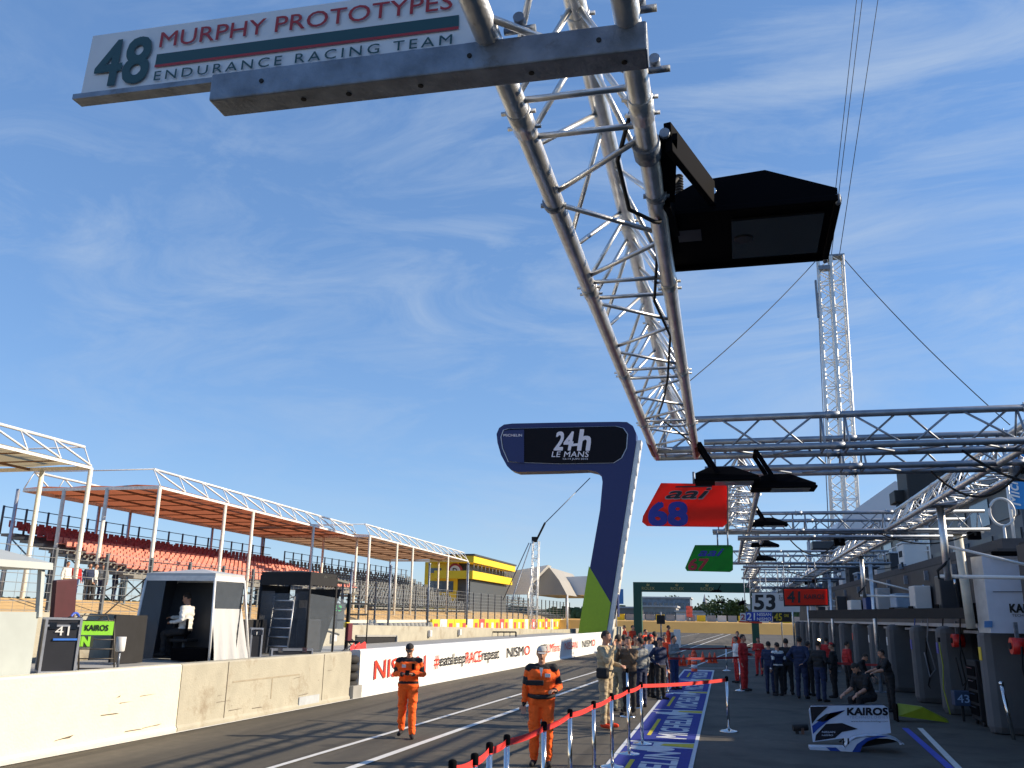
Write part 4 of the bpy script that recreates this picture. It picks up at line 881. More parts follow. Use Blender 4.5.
# pit board rack with yellow-green cards
rc = PL(.6, vpx(95, .6), 1.07); e_ = V((rc.y, -rc.x, 0)).normalized(); bk_ = V((rc.x, rc.y, 0)).normalized(); rw_ = 28*(rc-CAM).length/FPX; RK = mat('rack_metal', (.08, .07, .06), .5, .4)
t = thing('pit_board', 'open wire pit board rack holding two bright green cards', 'pit board', rc); bt = MB()
def rk(s_, h, back=0.): return rc+e_*(rw_*(s_-.5)-.12*(h-1.07))+bk_*(back+.1*(h-1.07))+V((0, 0, h-1.07))
for s_ in (0, 1): bt.tube(rk(s_, 1.07), rk(s_, 1.88), .012); bt.tube(rk(s_, 1.07, .4), rk(s_, 1.88, .02), .01)
for k in range(6): bt.tube(rk(0, 1.1+k*.15), rk(1, 1.1+k*.15), .009)
obj('wire_rack', bt, RK, t, True)
obj('handle', MB().path([rk(-.15, 1.84), rk(-.1, 1.93), rk(.8, 1.93), rk(.85, 1.84)], .012), RK, t, True)
cA, cB = rk(0, 1.62)-bk_*.02, rk(.95, 1.62)-bk_*.02
gc_ = obj('green_card', MB().prism([cA, cB, cB+V((0, 0, .22)), cA+V((0, 0, .22))], bk_*.01), NEONG, t, True)
text('KAIROS', BB, gc_, cA.lerp(cB, .15)+V((0, 0, .07)), (cB-cA)*.7, (0, 0, .09), lift=.006, off=.05)
cA2, cB2 = cA-V((0, 0, .19)), cA.lerp(cB, .45)-V((0, 0, .19))
g2_ = obj('green_card', MB().prism([cA2, cB2, cB2+V((0, 0, .17)), cA2+V((0, 0, .17))], bk_*.01), mat('dark_card', (.05, .06, .04), .6), t, True)
text('IN', NEONG, g2_, cA2+V((0, 0, .02)), (cB2-cA2)*.8, (0, 0, .14), lift=.006, off=.1)
t = thing('bucket', 'small beige canister beside the pit board rack', 'bucket', PL(.5, vpx(116, .5), 1.07)); obj('bucket_body', MB().lathe((0, 0, .28), [(.06, 0), (.075, .02), (.08, .24), (.07, .24)], 16), OFFW, t); obj('bucket_stand', MB().tube((0, 0, 0), (0, 0, .3), .02), STEEL, t)
t = thing('equipment_screen', 'low black screen panel between pit board rack and timing stand', 'screen', PL(1.5, vpx(118, 1.5), 1.07)); a2, b2 = vpx(108, 1.5), vpx(140, 1.5); obj('screen_panel', MB().prism([PL(1.5, a2, 1.07), PL(1.5, b2, 1.07), PL(1.5, b2, 1.93), PL(1.5, a2, 1.93)], -RN*.05), BLKM, t, True); obj('screen_foot', MB().bar(PL(1.4, a2, 1.09), PL(1.7, a2, 1.09), .05, .03), STEEL, t, True)
t = thing('equipment_screen', 'low black screen behind the white curtain', 'screen', PL(1.7, vpx(250, 1.7), 1.07)); a2, b2 = vpx(236, 1.7), vpx(262, 1.7); obj('screen_panel', MB().prism([PL(1.7, a2, 1.07), PL(1.7, b2, 1.07), PL(1.7, b2, 1.85), PL(1.7, a2, 1.85)], -RN*.05), BLKM, t, True); obj('screen_foot', MB().bar(PL(1.6, a2, 1.09), PL(1.9, a2, 1.09), .05, .03), STEEL, t, True)
# stand C: dark, clear plastic
vc0, vc1 = vpx(303, .5), vpx(330, .5); uc1 = ucol(256, vc0)
root = thing('timing_stand', 'black timing stand wrapped in clear plastic with ladder', 'timing stand', PL(1.2, (vc0+vc1)/2, 1.07))
Q = [PL(.5, vc0, 1.07), PL(.5, vc1, 1.07), PL(uc1, vc1, 1.07), PL(uc1, vc0, 1.07)]; zc = 2.9
for p in Q: obj('frame_post', MB().tube(p, p+V((0, 0, zc-1.07)), .03), BLKM, root, True)
obj('roof', MB().hull([p+V((0, 0, zc-1.12)) for p in Q]+[p+V((0, 0, zc-1.0)) for p in Q]+[Q[0].lerp(Q[2], .5)+V((0, 0, zc-.93))]), BLKM, root, True)
obj('awning', MB().prism([Q[0].lerp(Q[1], .5)+V((0, 0, zc-1.1)), Q[1]+RD*.7+V((0, 0, zc-1.2)), Q[2]+RD*.7+V((0, 0, zc-1.2)), Q[3].lerp(Q[2], .5)+V((0, 0, zc-1.1))], (0, 0, .05)), mat('grey_awning', (.14, .15, .14), .6), root, True)
obj('dark_side', MB().poly([Q[3]+V((0, 0, 1.45)), Q[3].lerp(Q[0], .3)+V((0, 0, 1.45)), Q[3].lerp(Q[0], .36), Q[3]]).poly([Q[0]+V((0, 0, 1.45)), Q[3].lerp(Q[0], .78)+V((0, 0, 1.45)), Q[3].lerp(Q[0], .7), Q[0]]), mat('dark_tarpaulin', (.03, .035, .045), .6), root, True)
obj('plastic_sheet', MB().poly([Q[0]+V((0, 0, 1.4)), Q[1]+RD*.6+V((0, 0, 1.3)), Q[1]+RD*.6, Q[0]]).poly([Q[0]+V((0, 0, 1.4)), Q[3]+V((0, 0, 1.4)), Q[3], Q[0]]), CLEARP, root, True)
obj('roof_drape', MB().bar(Q[0]+V((0, 0, zc-1.2)), Q[3]+V((0, 0, zc-1.2)), .04, .22).bar(Q[0]+V((0, 0, zc-1.2)), Q[1]+V((0, 0, zc-1.2)), .04, .2), BLKM, root, True)
obj('equipment_rack', MB().bb((-.35, -.3, 0), (.35, .3, 1.25), bev=.02), BLKM, root).location = PL(.5*(uc1+.5)+.25, vc0+.8, 1.07)-root.location
obj('rear_sheet', MB().poly([Q[3]+V((0, 0, 1.6)), Q[3].lerp(Q[2], 1.)+V((0, 0, 1.6)), Q[3].lerp(Q[2], 1.), Q[3]]).poly([Q[1]+RD*.3+V((0, 0, 1.55)), Q[2]+RD*.3+V((0, 0, 1.55)), Q[2]+RD*.3, Q[1].lerp(Q[2], .35)+RD*.3]), mat('dark_tarpaulin', (.03, .035, .045), .6), root, True)
obj('cabinet', MB().box(PL(1.2, vc0+.9, 1.5), (.8, .7, .75), -.05, bev=.03).box(PL(1.1, vc0+.6, 2.0), (.5, .4, .28), .2, bev=.03), mat('equipment_black', (.02, .02, .022), .4), root, True)
ld = MB()
for s_ in (0, .55): ld.tube(PL(.95+s_, vc0-.05, 1.1), PL(.95+s_, vc0+.1, 2.4), .02)
for k in range(6): ld.tube(PL(.95, vc0-.04+.02*k, 1.25+k*.21), PL(1.5, vc0-.04+.02*k, 1.25+k*.21), .016)
obj('ladder', ld, ALUF, root, True)
obj('monitor_arm', MB().tube(PL(.7, vc1+.1, 1.9), PL(.6, vc1+.8, 2.15), .02).tube(PL(.7, vc1, 1.6), PL(.6, vc1+.5, 1.5), .025), BLKM, root, True)
# hanging board 53, pit entry frame and red rag
a_, b_ = vpx(323, 1.5), vpx(340, 1.5)
t = thing('pit_board', 'dark slate pit board with green number 53', 'pit board', PL(1.5, (a_+b_)/2, 1.6)); obj('panel', MB().prism([PL(1.5, a_, 1.62), PL(1.5, b_, 1.6), PL(1.5, b_, 2.28), PL(1.5, a_, 2.28)], -RN*.05), mat('slate', (.03, .045, .06), .5), t, True)
text('53', mat('green_number', (.05, .45, .15), .4), t, PL(1.5, a_+.35*(b_-a_), 2.08), RD*(b_-a_)*.45, (0, 0, .15), off=.03); obj('board_post', MB().tube(PL(1.54, (a_+b_)/2, 1.06), PL(1.54, (a_+b_)/2, 1.62), .03), BLKM, t, True)
t = thing('access_gate', 'dark tubular gate frame with horizontal bars above the wall gap', 'gate', PL(1.2, vpx(352, 1.2), 1.07)); mb = MB(); a_, b_ = vpx(344, 1.2), vpx(364, 1.2)
mb.bar(PL(1.2, a_, 1.07), PL(1.2, a_, 2.55), .08, .08).tube(PL(1.2, b_, 1.2), PL(1.2, b_, 2.5), .02)
for z_ in (2.0, 2.3): mb.tube(PL(1.2, a_, z_), PL(1.2, b_, z_), .025)
obj('gate_frame', mb, BLKM, t, True); obj('yellow_box', MB().box(PL(1.15, a_-.15, 1.72), (.12, .22, .14), bev=.02), YEL, t, True)
t = thing('red_flag', 'crumpled bright red flag draped by the wall gap', 'flag', PL(.3, vpx(353, .3), 1.1)); mb = MB(); q = V(t.location)
for k in range(9): mb.v += [q+V((.05*sin(k*1.9), .12*k-.3, .1+.12*abs(sin(k*1.1)))), q+V((.04*cos(k*2.3), .12*k-.3, -.12+.08*sin(k)))]
for k in range(8): mb.face([2*k, 2*k+1, 2*k+3, 2*k+2], True)
obj('flag_cloth', mb, mat('flag_red', (.85, .04, .04), .7), t, True); obj('flag_stick', MB().tube(q+V((0, -.4, -.1)), q+V((0, .5, .25)), .012), BLKM, t, True)
t = thing('folding_chair', 'black folding chair with maroon back behind the wall gap', 'chair', PL(1.0, vpx(346, 1.), 1.07)); q = V(t.location)
obj('backrest', MB().box(q+V((0, 0, .45)), (.08, .5, .5), .2, bev=.02), mat('maroon_cloth', (.1, .01, .02), .8), t, True); obj('seat', MB().box(q+V((.2, 0, .22)), (.4, .5, .05)), BLKM, t, True)
for sy in (-.2, .2): obj('leg', MB().tube(q+V((-.05, sy, 0)), q+V((.35, sy, .22)), .014).tube(q+V((.35, sy, 0)), q+V((-.02, sy, .3)), .014), STEEL, t, True)
# ------------------------------------------------------------------ race track side
ZC = 8.0; kz = (ZC-2.05)/(7.7-2.05)
def canopy(label, x0, x1, y0, y1, z, m, posts_f, posts_b, posts_e, skew=0., dz=0.):
    root = thing('grandstand_canopy', label, 'canopy', ((x0+x1)/2, (y0+y1)/2, 0), 'long canopies over the grandstands')
    c = [V((x1, y0, z)), V((x1+skew, y1, z+dz)), V((x0+skew, y1, z+dz)), V((x0, y0, z))]
    nx, ny = 6, 12; mb = MB(); n0 = 0
    for j in range(ny+1):
        for i in range(nx+1):
            p = c[0].lerp(c[1], j/ny).lerp(c[3].lerp(c[2], j/ny), i/nx); mb.v.append(p+V((0, 0, .1+.12*abs(sin(pi*i/nx*3))*.6)))
    for j in range(ny):
        for i in range(nx): a = j*(nx+1)+i; mb.face([a, a+1, a+nx+2, a+nx+1])
    obj('roof_fabric', mb, m, root, True)
    rf = MB(); DK = mat('dark_rafter', (.22, .12, .07), .6)
    for j in range(ny+1): a, b = c[0].lerp(c[1], j/ny), c[3].lerp(c[2], j/ny); rf.bar(a, b, .05, .05)
    for i in (2, 4): rf.bar(c[0].lerp(c[3], i/nx), c[1].lerp(c[2], i/nx), .09, .1)
    obj('rafter', rf, DK, root, True)
    eb = MB(); eb.bar(c[0], c[1], .1, .12).bar(c[0], c[3], .1, .16).bar(c[1], c[2], .1, .16).bar(c[3], c[2], .12, .2); obj('edge_beam', eb, mat('eaves_white', (.75, .75, .73), .5), root, True)
    tr = MB(); hh = .95
    for (a, b) in ((c[0], c[1]), (c[3], c[2])):
        inn = (V((-.5, 0, 0)) if a.x > (x0+x1)/2 else V((.5, 0, 0)))
        tr.tube(a+inn+V((0, 0, hh)), b+inn+V((0, 0, hh)), .07, seg=8)
        for j in range(ny):
            p = a.lerp(b, j/ny); q = a.lerp(b, (j+1)/ny); tr.tube(p+V((0, 0, .1)), p+inn+V((0, 0, hh)), .03, seg=6); tr.tube(p+inn+V((0, 0, hh)), q+V((0, 0, .1)), .045, seg=6)
        tr.tube(b, b+inn+V((0, 0, hh)), .03, seg=6)
    for a, b in ((c[0], c[3]), (c[1], c[2])): tr.tube(a+V((-.5, 0, hh)), b+V((.5, 0, hh)), .035, seg=6)
    obj('roof_truss', tr, WHM, root, True)
    for y in posts_f: t = (y-y0)/(y1-y0); p = c[0].lerp(c[1], t); obj('post', MB().tube((p.x, p.y, 0), p, .1, seg=10), mat('post_cream', (.7, .68, .6), .5), root, True)
    for y in posts_b: t = (y-y0)/(y1-y0); p = c[3].lerp(c[2], t); obj('post', MB().tube((p.x, p.y, 0), p, .09, seg=8), ALUF, root, True)
    for x, y in posts_e: obj('post', MB().tube((x, y, 0), (x, y, z), .1, seg=8), mat('post_cream', (.7, .68, .6), .5), root, True)
    return root
ORF = mat('orange_canopy_fabric', (.33, .12, .06), .8, 0, .12, .5, trans=0); GRF = mat('cream_canopy_fabric', (.42, .36, .26), .8, 0, .08, .5); BRF = mat('brown_canopy_fabric', (.3, .19, .12), .8, 0, .08, .5)
for m_, cc_ in ((ORF, (.42, .13, .06)), (GRF, (.4, .33, .2)), (BRF, (.4, .22, .12))):     # thin fabric lets sunlight through
    nt = m_.node_tree; b = nt.nodes['Principled BSDF']; tr_ = nt.nodes.new('ShaderNodeBsdfTranslucent'); tr_.inputs[0].default_value = (*cc_, 1); ms = nt.nodes.new('ShaderNodeMixShader'); ms.inputs[0].default_value = .75
    out = nt.nodes['Material Output']; nt.links.new(b.outputs[0], ms.inputs[1]); nt.links.new(tr_.outputs[0], ms.inputs[2]); nt.links.new(ms.outputs[0], out.inputs[0])
def yl(v): return v*kz
def gy(px, py): return G(px, py, ZC)
p = gy(160, 487.5); x1 = p.x; y0 = p.y; x0 = gy(18, 489).x
canopy('long canopy with glowing orange underside over the red seats', x0, x1, y0, gy(345, 537).y, ZC, ORF, [y0, gy(222, 504).y, gy(247, 511).y, gy(311, 526).y, gy(343, 537).y], [gy(x, y).y for x, y in ((19, 489), (92, 505), (123, 511), (200, 527), (250, 537))], [(gy(63, 489).x, y0), (gy(110, 489).x, y0)], skew=-1.2)
p1_ = gy(91, 468)
canopy('cream canopy nearest at the left image edge', p1_.x-9.5, p1_.x, 10, p1_.y, ZC, GRF, [p1_.y, p1_.y-8, p1_.y-16], [p1_.y, p1_.y-10], [(gy(37, 468).x, p1_.y)])
p3a = gy(370, 536); p3b = gy(464, 561)
canopy('brown canopy furthest away beside the yellow building', p3a.x-9.5, p3a.x, p3a.y, p3b.y, ZC, BRF, [gy(x, y).y for x, y in ((370, 536), (398, 543), (411, 547), (445, 556), (463, 561))], [gy(x, 562).y for x in (390,)]+[p3a.y, p3b.y], [(p3a.x-4, p3a.y), (p3a.x-4.5, p3b.y)], skew=-1.0)
def seats(label, xa, xb, za, zb, y0, y1, m1, m2, step=.52, rows=13, railm=STEEL, nvis=100):
    root = thing('grandstand', label, 'grandstand', ((xa+xb)/2, (y0+y1)/2, 0)); st_ = MB()
    for r_ in range(rows):
        x = xa+(xb-xa)*r_/(rows-1); z = za+(zb-za)*r_/(rows-1); st_.bb((x-.5, y0, z-.5), (x+.36, y1, z-.36))
    obj('terrace', st_, mat('terrace_grey', (.2, .2, .19), .8), root, True)
    leg_ = MB(); y = y0
    while y < y1:
        for x, z in ((xa, za), ((xa+xb)/2, (za+zb)/2), (xb, zb)): leg_.tube((x, y, -.05), (x, y, z-.45), .06, seg=6)
        leg_.tube((xa, y, 0), (xb, y, zb-.5), .04, seg=5).tube((xa, y, za-.6), (xb, y, .2), .04, seg=5); y += 3.2
    obj('scaffold', leg_, mat('scaffold_dark', (.16, .19, .2), .6), root, True)
    def one(mb, x, y, z): mb.box((x, y, z), (.34, .36, .06)); mb.box((x-.17, y, z+.17), (.06, .36, .32)); return mb
    cnt = 0; rest1, rest2 = MB(), MB(); sh1 = None
    lst = [(r_, k) for k in range(int((y1-y0)/step)) for r_ in range(rows)]
    for r_, k in lst:
        x = xa+(xb-xa)*r_/(rows-1); z = za+(zb-za)*r_/(rows-1); y = y0+step*(k+.5)
        if k % 14 == 13: continue
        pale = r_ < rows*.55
        if cnt < nvis and r_ % 3 == 1 and True:
            nm = 'seat'
            if sh1 is None or pale not in sh1:
                o_ = obj(nm, one(MB(), 0, 0, 0), m1 if pale else m2, root); sh1 = dict(sh1 or {}); sh1[pale] = o_
            else: o_ = sh1[pale].copy(); C.objects.link(o_)
            o_.parent = root; o_.location = V((x, y, z))-root.location; cnt += 1
        else: one(rest1 if pale else rest2, x, y, z)
    tag(obj('seat_rows', rest1, m1, root, True), kind='stuff'); tag(obj('upper_seat_rows', rest2, m2, root, True), kind='stuff')
    rl_ = MB(); y = y0
    while y <= y1+.1: rl_.tube((xb-.6, y, zb-.4), (xb-.6, y, zb+1.1), .06, seg=6); y += 1.6
    for z_ in (zb+.5, zb+1.05): rl_.tube((xb-.6, y0, z_), (xb-.6, y1, z_), .025, seg=5)
    for z_ in (za-.1, za+.35): rl_.tube((xa+.6, y0, z_), (xa+.6, y1, z_), .03, seg=5)
    obj('guard_rail', rl_, railm, root, True); return root
DKR = mat('rail_dark', (.06, .07, .09), .5)
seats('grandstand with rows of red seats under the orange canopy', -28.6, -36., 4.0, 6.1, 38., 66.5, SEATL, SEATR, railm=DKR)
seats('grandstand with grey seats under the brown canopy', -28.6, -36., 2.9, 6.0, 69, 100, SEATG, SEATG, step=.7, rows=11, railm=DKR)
# spectator bank, far track wall
struct('spectator_bank', MB().prism([(-26.4, -20, -.05), (-26.4, -20, 1.6), (-29, -20, 2.4), (-90, -20, 3), (-90, -20, -.05)], (0, 175, 0)), SAND)
fw = thing('track_wall', 'pale concrete wall along the far side of the race track', 'wall', (-25, 50, 0))
obj('wall_body', MB().bb((-25.3, -20, -.05), (-25, 150, 1.55)), CONCW, fw, True)
# tyre and advertising band on the far wall
tb = thing('tyre_barrier', 'grey tyre barrier row along the far track wall', 'tyre barrier', (-24.8, 50, 0)); mb = MB(); y = 38
while y < 74: mb.lathe((-24.6, y, 0), [(.3, 0), (.36, .1), (.3, .3), (.36, .6), (.3, .8), (.36, 1.1), (.25, 1.35)], 8); obj('tyre_stack', mb, mat('tyre_grey', (.25, .26, .26), .8), tb, True); mb = MB(); y += .95
v0_ = 74; av = thing('advertising_band', 'yellow and red advertising band along the far track wall', 'advertising board', (-24.7, 110, 0)); mb = MB(); cols = [YEL, OFFW, mat('advert_red', (.75, .08, .06), .5), ORG]; k = 0; y = v0_
while y < 150:
    mb.cur = (0, 1, 0, 2)[k % 4] if k % 3 else 0; mb.bb((-24.8, y, .15), (-24.6, y+2.1, 1.6)); mb.cur = 1 if k % 2 else 2; mb.bb((-24.6, y+.5, .5), (-24.56, y+1.5, 1.25)); y += 2.2; k += 1
obj('advert_panel', mb, cols, av, True)
# debris fence with posts
fn = thing('debris_fence', 'tall wire debris fence with dark posts on the far track wall', 'fence', (-25.2, 80, 0)); w = MB(); y = 20
while y < 150:
    obj('fence_post', MB().bar((-25.15, y, 1.5), (-25.15, y, 4.3), .12, .12), mat('fence_post_grey', (.12, .13, .14), .6), fn, True); y += 3.0
for k in range(9): w.tube((-25.1, 20, 1.6+k*.33), (-25.1, 150, 1.6+k*.33), .012, seg=4, caps=False)
y = 20
while y < 110: w.tube((-25.1, y, 1.6), (-25.1, y, 4.2), .008, seg=3, caps=False); y += .6
obj('wire_mesh', w, mat('wire_grey', (.35, .36, .36), .5, .5), fn, True)
# tall posts of the near-side fence
for k, px in enumerate((345, 385, 425, 465)):
    v = vpx(px, 3.15); q = PL(3.15, v, 0); t = thing('fence_pole', '%s slender pole standing on the beige back wall from the left' % ['first', 'second', 'third', 'fourth'][k], 'pole', q, 'poles on the back wall'); obj('pole_shaft', MB().tube((0, 0, 1.6), (0, 0, 3.4+.3*k), .04, seg=6), STEEL, t); obj('pole_cap', MB().ball((0, 0, 3.4+.3*k), .06), STEEL, t)
# spectators and a loudspeaker near the red stand
for k, (px, py, tp, bt_) in enumerate([(63, 598, CWHT, CTAN), (72, 598, CRED, CJEAN), (86, 596, CNAVY, CBLK), (92, 596, CWHT, CBLK), (100, 597, CGREY, CNAVY), (113, 597, CNAVY, CNAVY)]):
    q = AX(px, py, -29.5); person('%s spectator on the sand bank counted from the left' % ['first', 'second', 'third', 'fourth', 'fifth', 'sixth'][k], (q.x, q.y, 2.4), random.uniform(0, 3), vox=.03, top=tp, bottom=bt_, group='spectators below the red seats')
# yellow building
YL = mat('yellow_cladding', (.8, .56, .015), .5, 0, .05, .5); GL = mat('window_glass', (.05, .09, .14), .1, 0, .1, spec=.8)
cY = 105; A = AY(474, 590, cY); xL = AY(424, 590, cY).x; zr = AY(474, 555, cY).z; zm1 = AY(474, 563, cY).z; zb1 = AY(474, 571, cY).z; zb2 = AY(474, 579, cY).z; xR = A.x
yend = AX(514, 566, xR).y; fz = AY(424, 562, cY).z
yb_ = thing('yellow_building', 'yellow track building with cantilevered balconies and round emblem', 'building', ((xL+xR)/2, cY+5, 0))
obj('wall', MB().bb((xL, cY, 0), (xR-2.2, cY+14, fz)), YL, yb_, True)
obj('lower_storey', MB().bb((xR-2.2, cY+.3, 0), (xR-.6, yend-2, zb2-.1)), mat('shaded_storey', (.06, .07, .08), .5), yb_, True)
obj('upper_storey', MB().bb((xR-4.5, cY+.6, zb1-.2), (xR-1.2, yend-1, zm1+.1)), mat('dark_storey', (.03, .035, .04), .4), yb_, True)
obj('roof', MB().bb((xR-5.5, cY-1.2, zm1), (xR+.2, yend, zr-.15)), YL, yb_, True)
obj('roof_edge', MB().bb((xR-6.5, cY-1.4, zr-.15), (xR+.35, yend+.2, zr+.05)), mat('roof_dark', (.04, .045, .05), .6), yb_, True)
bal_ = obj('balcony', MB().bb((xR-5., cY-.8, zb2), (xR, yend-1, zb1)), YL, yb_, True)
for a_, b_, c_, d_ in ((430, 568, 441, 573), (430, 581, 453, 592)):
    P0 = AY(a_, b_, cY-.05); P1 = AY(c_, d_, cY-.05); obj('window', MB().bb((P0.x, cY-.06, P1.z), (P1.x, cY+.02, P0.z)), GL, yb_, True)
e = AY(455, 571, cY-.1)
obj('emblem', MB().tube((e.x, cY-.02, e.z), (e.x, cY-.08, e.z), .95, seg=24), mat('emblem_red', (.35, .03, .05), .5), yb_, True); obj('emblem_disc', MB().tube((e.x, cY-.05, e.z), (e.x, cY-.12, e.z), .68, seg=24), WHT, yb_, True)
text('D', BB, yb_, (e.x-.3, cY-.12, e.z-.35), (.6, 0, 0), (0, 0, .7), off=.03, lift=.02)
obj('emblem_arrow', MB().prism([(e.x+.8, cY-.03, e.z+.5), (e.x+1.7, cY-.03, e.z), (e.x+.8, cY-.03, e.z-.5)], (0, .02, 0)), BB, yb_, True)
rl_ = MB()
for k in range(12): y = cY+k*(yend-cY-1)/11; rl_.tube((xR-.1, y, zb1), (xR-.1, y, zb1+.9), .04, seg=5)
rl_.tube((xR-.1, cY, zb1+.9), (xR-.1, yend-1, zb1+.9), .04, seg=5); obj('railing', rl_, STEEL, bal_, True)
obj('stairs', MB().prism([(xL-2.6, cY+2, 4.2), (xL, cY+2, 6.2), (xL, cY+2, 5.4), (xL-2.4, cY+2, 3.4)], (0, 1.5, 0)).bb((xL-2.9, cY+2, 2.4), (xL-2.2, cY+3.5, 4.3)), mat('stair_dark', (.03, .04, .05), .5), yb_, True)
# white tents behind the yellow building
def tent(label, pts, Y, dep, m, under=None):
    P_ = [AY(*p, Y) for p in pts]; t = thing('tent', label, 'tent', (P_[0].x, Y, 0)); c_ = sum(P_, V())/len(P_)
    obj('tent_roof', MB().prism(P_, (0, dep, 0)), m, t, True)
    lo = MB(); 
    for p in (P_[0], P_[-1]): lo.tube((p.x, Y+.2, 0), (p.x, Y+.2, p.z), .15)
    obj('tent_leg', lo, WHM, t, True); return t
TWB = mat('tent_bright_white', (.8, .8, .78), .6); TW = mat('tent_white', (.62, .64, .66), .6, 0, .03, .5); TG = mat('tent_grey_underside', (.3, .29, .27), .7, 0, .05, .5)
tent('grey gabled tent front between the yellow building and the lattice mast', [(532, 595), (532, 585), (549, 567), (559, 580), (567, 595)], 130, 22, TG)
tent('white tent roof behind the yellow building', [(497, 594), (500, 573), (548, 565), (531, 583), (528, 594)], 128, 3, TWB)
tent('long low white tent right of the grey gable', [(566, 595), (560, 577), (590, 576), (596, 595)], 140, 20, TW)
gs = seats('far grandstand with grey seats behind the lattice mast', -31, -38, 1.9, 5.2, 128, 170, SEATG, SEATG, step=1.2, rows=7, railm=DKR, nvis=0)
# slim lattice mast with stays
mt = thing('lattice_mast', 'slim white lattice mast with stay cables beside the banner wall', 'mast', AY(534, 640, 58)); mt.location.z = 0
MT = AY(536, 541, 58); MBs = V((MT.x-.15, 58, 0)); 
lattice(mt, MBs, V((MT.x, 58, MT.z)), .42, .03, 18, WL)
obj('mast_head', MB().box((MT.x-.1, 58, MT.z+.1), (.35, .3, .35)).tube((MT.x, 58, MT.z), AY(545, 523, 57), .07), BLKM, mt, True)
for (a_, b_), lb in (((AY(545, 523, 57), AY(590, 478, 60)), 'stay cable from the slim mast up to the tall pylon'), ((AY(529, 543, 58), AY(503, 600, 62)), 'left stay cable of the slim mast'), ((AY(531, 543, 58), AY(512, 600, 52)), 'right stay cable of the slim mast')):
    tag(obj('stay_cable', MB().tube(a_, b_, .035, seg=5), STEEL), lb, 'cable', 'stay cables of the slim mast')
t = thing('access_gate', 'low dark tubular gate on the back wall near the slim mast', 'gate', AY(495, 640, 40)); t.location.z = 0; mb = MB()
ga, gb = AY(480, 632, 42), AY(516, 632, 42)
mb.tube((ga.x, 42, .9), ga, .04).tube((gb.x, 42, .9), gb, .04).tube(ga, gb, .035)
for k in range(7): p = ga.lerp(gb, k/6); mb.tube((p.x, 42, .9), p, .02)
obj('gate_frame', mb, BLKM, t, True)
# ------------------------------------------------------------------ pylon
PY = 60.
pyl = thing('advertising_pylon', 'tall blue and green pylon with rounded overhanging head and dark screen', 'pylon', AY(596, 640, PY)); pyl.location.z = 0
A_ = lambda x, y, Y=PY: AY(x, y, Y)
foot_l, foot_r = A_(578, 634), A_(606, 634); foot_l = V((foot_l.x-.15, PY, 0)); foot_r = V((foot_r.x-.15, PY, 0))
out = [A_(*p) for p in ((507, 466), (501, 455), (497.5, 443), (496.5, 434), (499, 428), (504, 424.5), (512, 423.5), (560, 422.5), (618, 421.7), (627, 422), (633, 426), (636, 433), (636, 442))]+[foot_r, foot_l]+[A_(*p) for p in ((600, 510), (602.5, 482), (601.5, 476), (597, 472), (588, 470), (560, 471), (517, 472), (511, 470))]
pb_ = obj('pylon_body', MB().prism(out, (0, 1.3, 0)), NAVY, pyl, True)
gb_ = lambda t: foot_l.lerp(foot_r, t)
def edge_l(py): 
    t = (py-482)/(634-482); return A_(602.5+(578-602.5)*t, py)
def edge_r(py):
    t = (py-442)/(634-442); return A_(636+(606-636)*t, py)
g_ = [edge_l(566), edge_r(603)-V((.0, 0, 0)), foot_r, foot_l]
obj('green_foot', MB().prism([p-V((0, .02, 0)) for p in g_], (0, .015, 0)), LIME, pb_, True)
sc = [A_(*p, PY-.05) for p in ((508, 462), (502, 448), (500.5, 437), (503, 430), (508, 428.5), (616, 426), (624, 428), (628, 434), (627, 448), (622, 458), (614, 463), (560, 464))]
obj('screen_frame', MB().prism([p for p in sc], (0, .04, 0)), mat('frame_pale', (.5, .55, .65), .4), pyl, True)
cs_ = sum(sc, V())/len(sc)
scr_ = obj('screen', MB().prism([cs_+(p-cs_)*.985-V((0, .03, 0)) for p in sc], (0, .03, 0)), mat('screen_dark', (.003, .002, .006), .6, spec=.2), pyl, True)
lp = [A_(*p, PY-.12) for p in ((509, 461), (503.5, 448), (502, 438), (504, 431), (509, 430), (524, 429.5), (524, 463)) ]
obj('blue_corner', MB().prism(lp, (0, .03, 0)), NAVY, pyl, True)
yv = PY-.14
def ptext(s, x0, y0, x1, y1, m, **k): a = A_(x0, y1, yv); b = A_(x1, y1, yv); d = A_(x0, y0, yv); b.z = a.z+(b.z-a.z); text(s, m, scr_, a, b-a, (d-a), **k)
ptext('MICHELIN', 503.5, 434, 522, 436.5, PINKW, off=.02)
ptext('24', 553.5, 432, 574, 450, PINKW, off=.04, shear=.25); ptext('h', 577, 430, 591, 450, PINKW, off=.05, shear=.15)
obj('logo_slash', MB().prism([A_(570, 444, yv), A_(580, 443, yv), A_(580, 445.5, yv), A_(570, 446.5, yv)], (0, .01, 0)), PINKW, pyl, True)
ptext('LE MANS', 551.5, 451.5, 589, 457, PINKW, off=.015, shear=.15, spacing=1.05)
ptext('13-14 JUIN 2015', 563, 458, 588, 460.2, PINKW, off=.01)
sd_ = MB(); sd_.prism([edge_r(440)+V((.02, .1, 0)), foot_r+V((.02, .1, 0)), foot_r+V((.35, .1, 0)), edge_r(440)+V((.35, .1, 0))], (0, 1.1, 0)); obj('side_lattice_cover', sd_, WHM, pyl, True)
for k in range(14):
    p = edge_r(446+k*13)+V((.36, .3, 0)); obj('side_opening', MB().box(p, (.02, .5, .45)), mat('opening_grey', (.35, .36, .4), .6), pyl, True)
obj('blue_side_sign', MB().box(edge_r(600)+V((.4, .6, 0)), (.06, .9, 2.2)), NAVY, pyl, True)
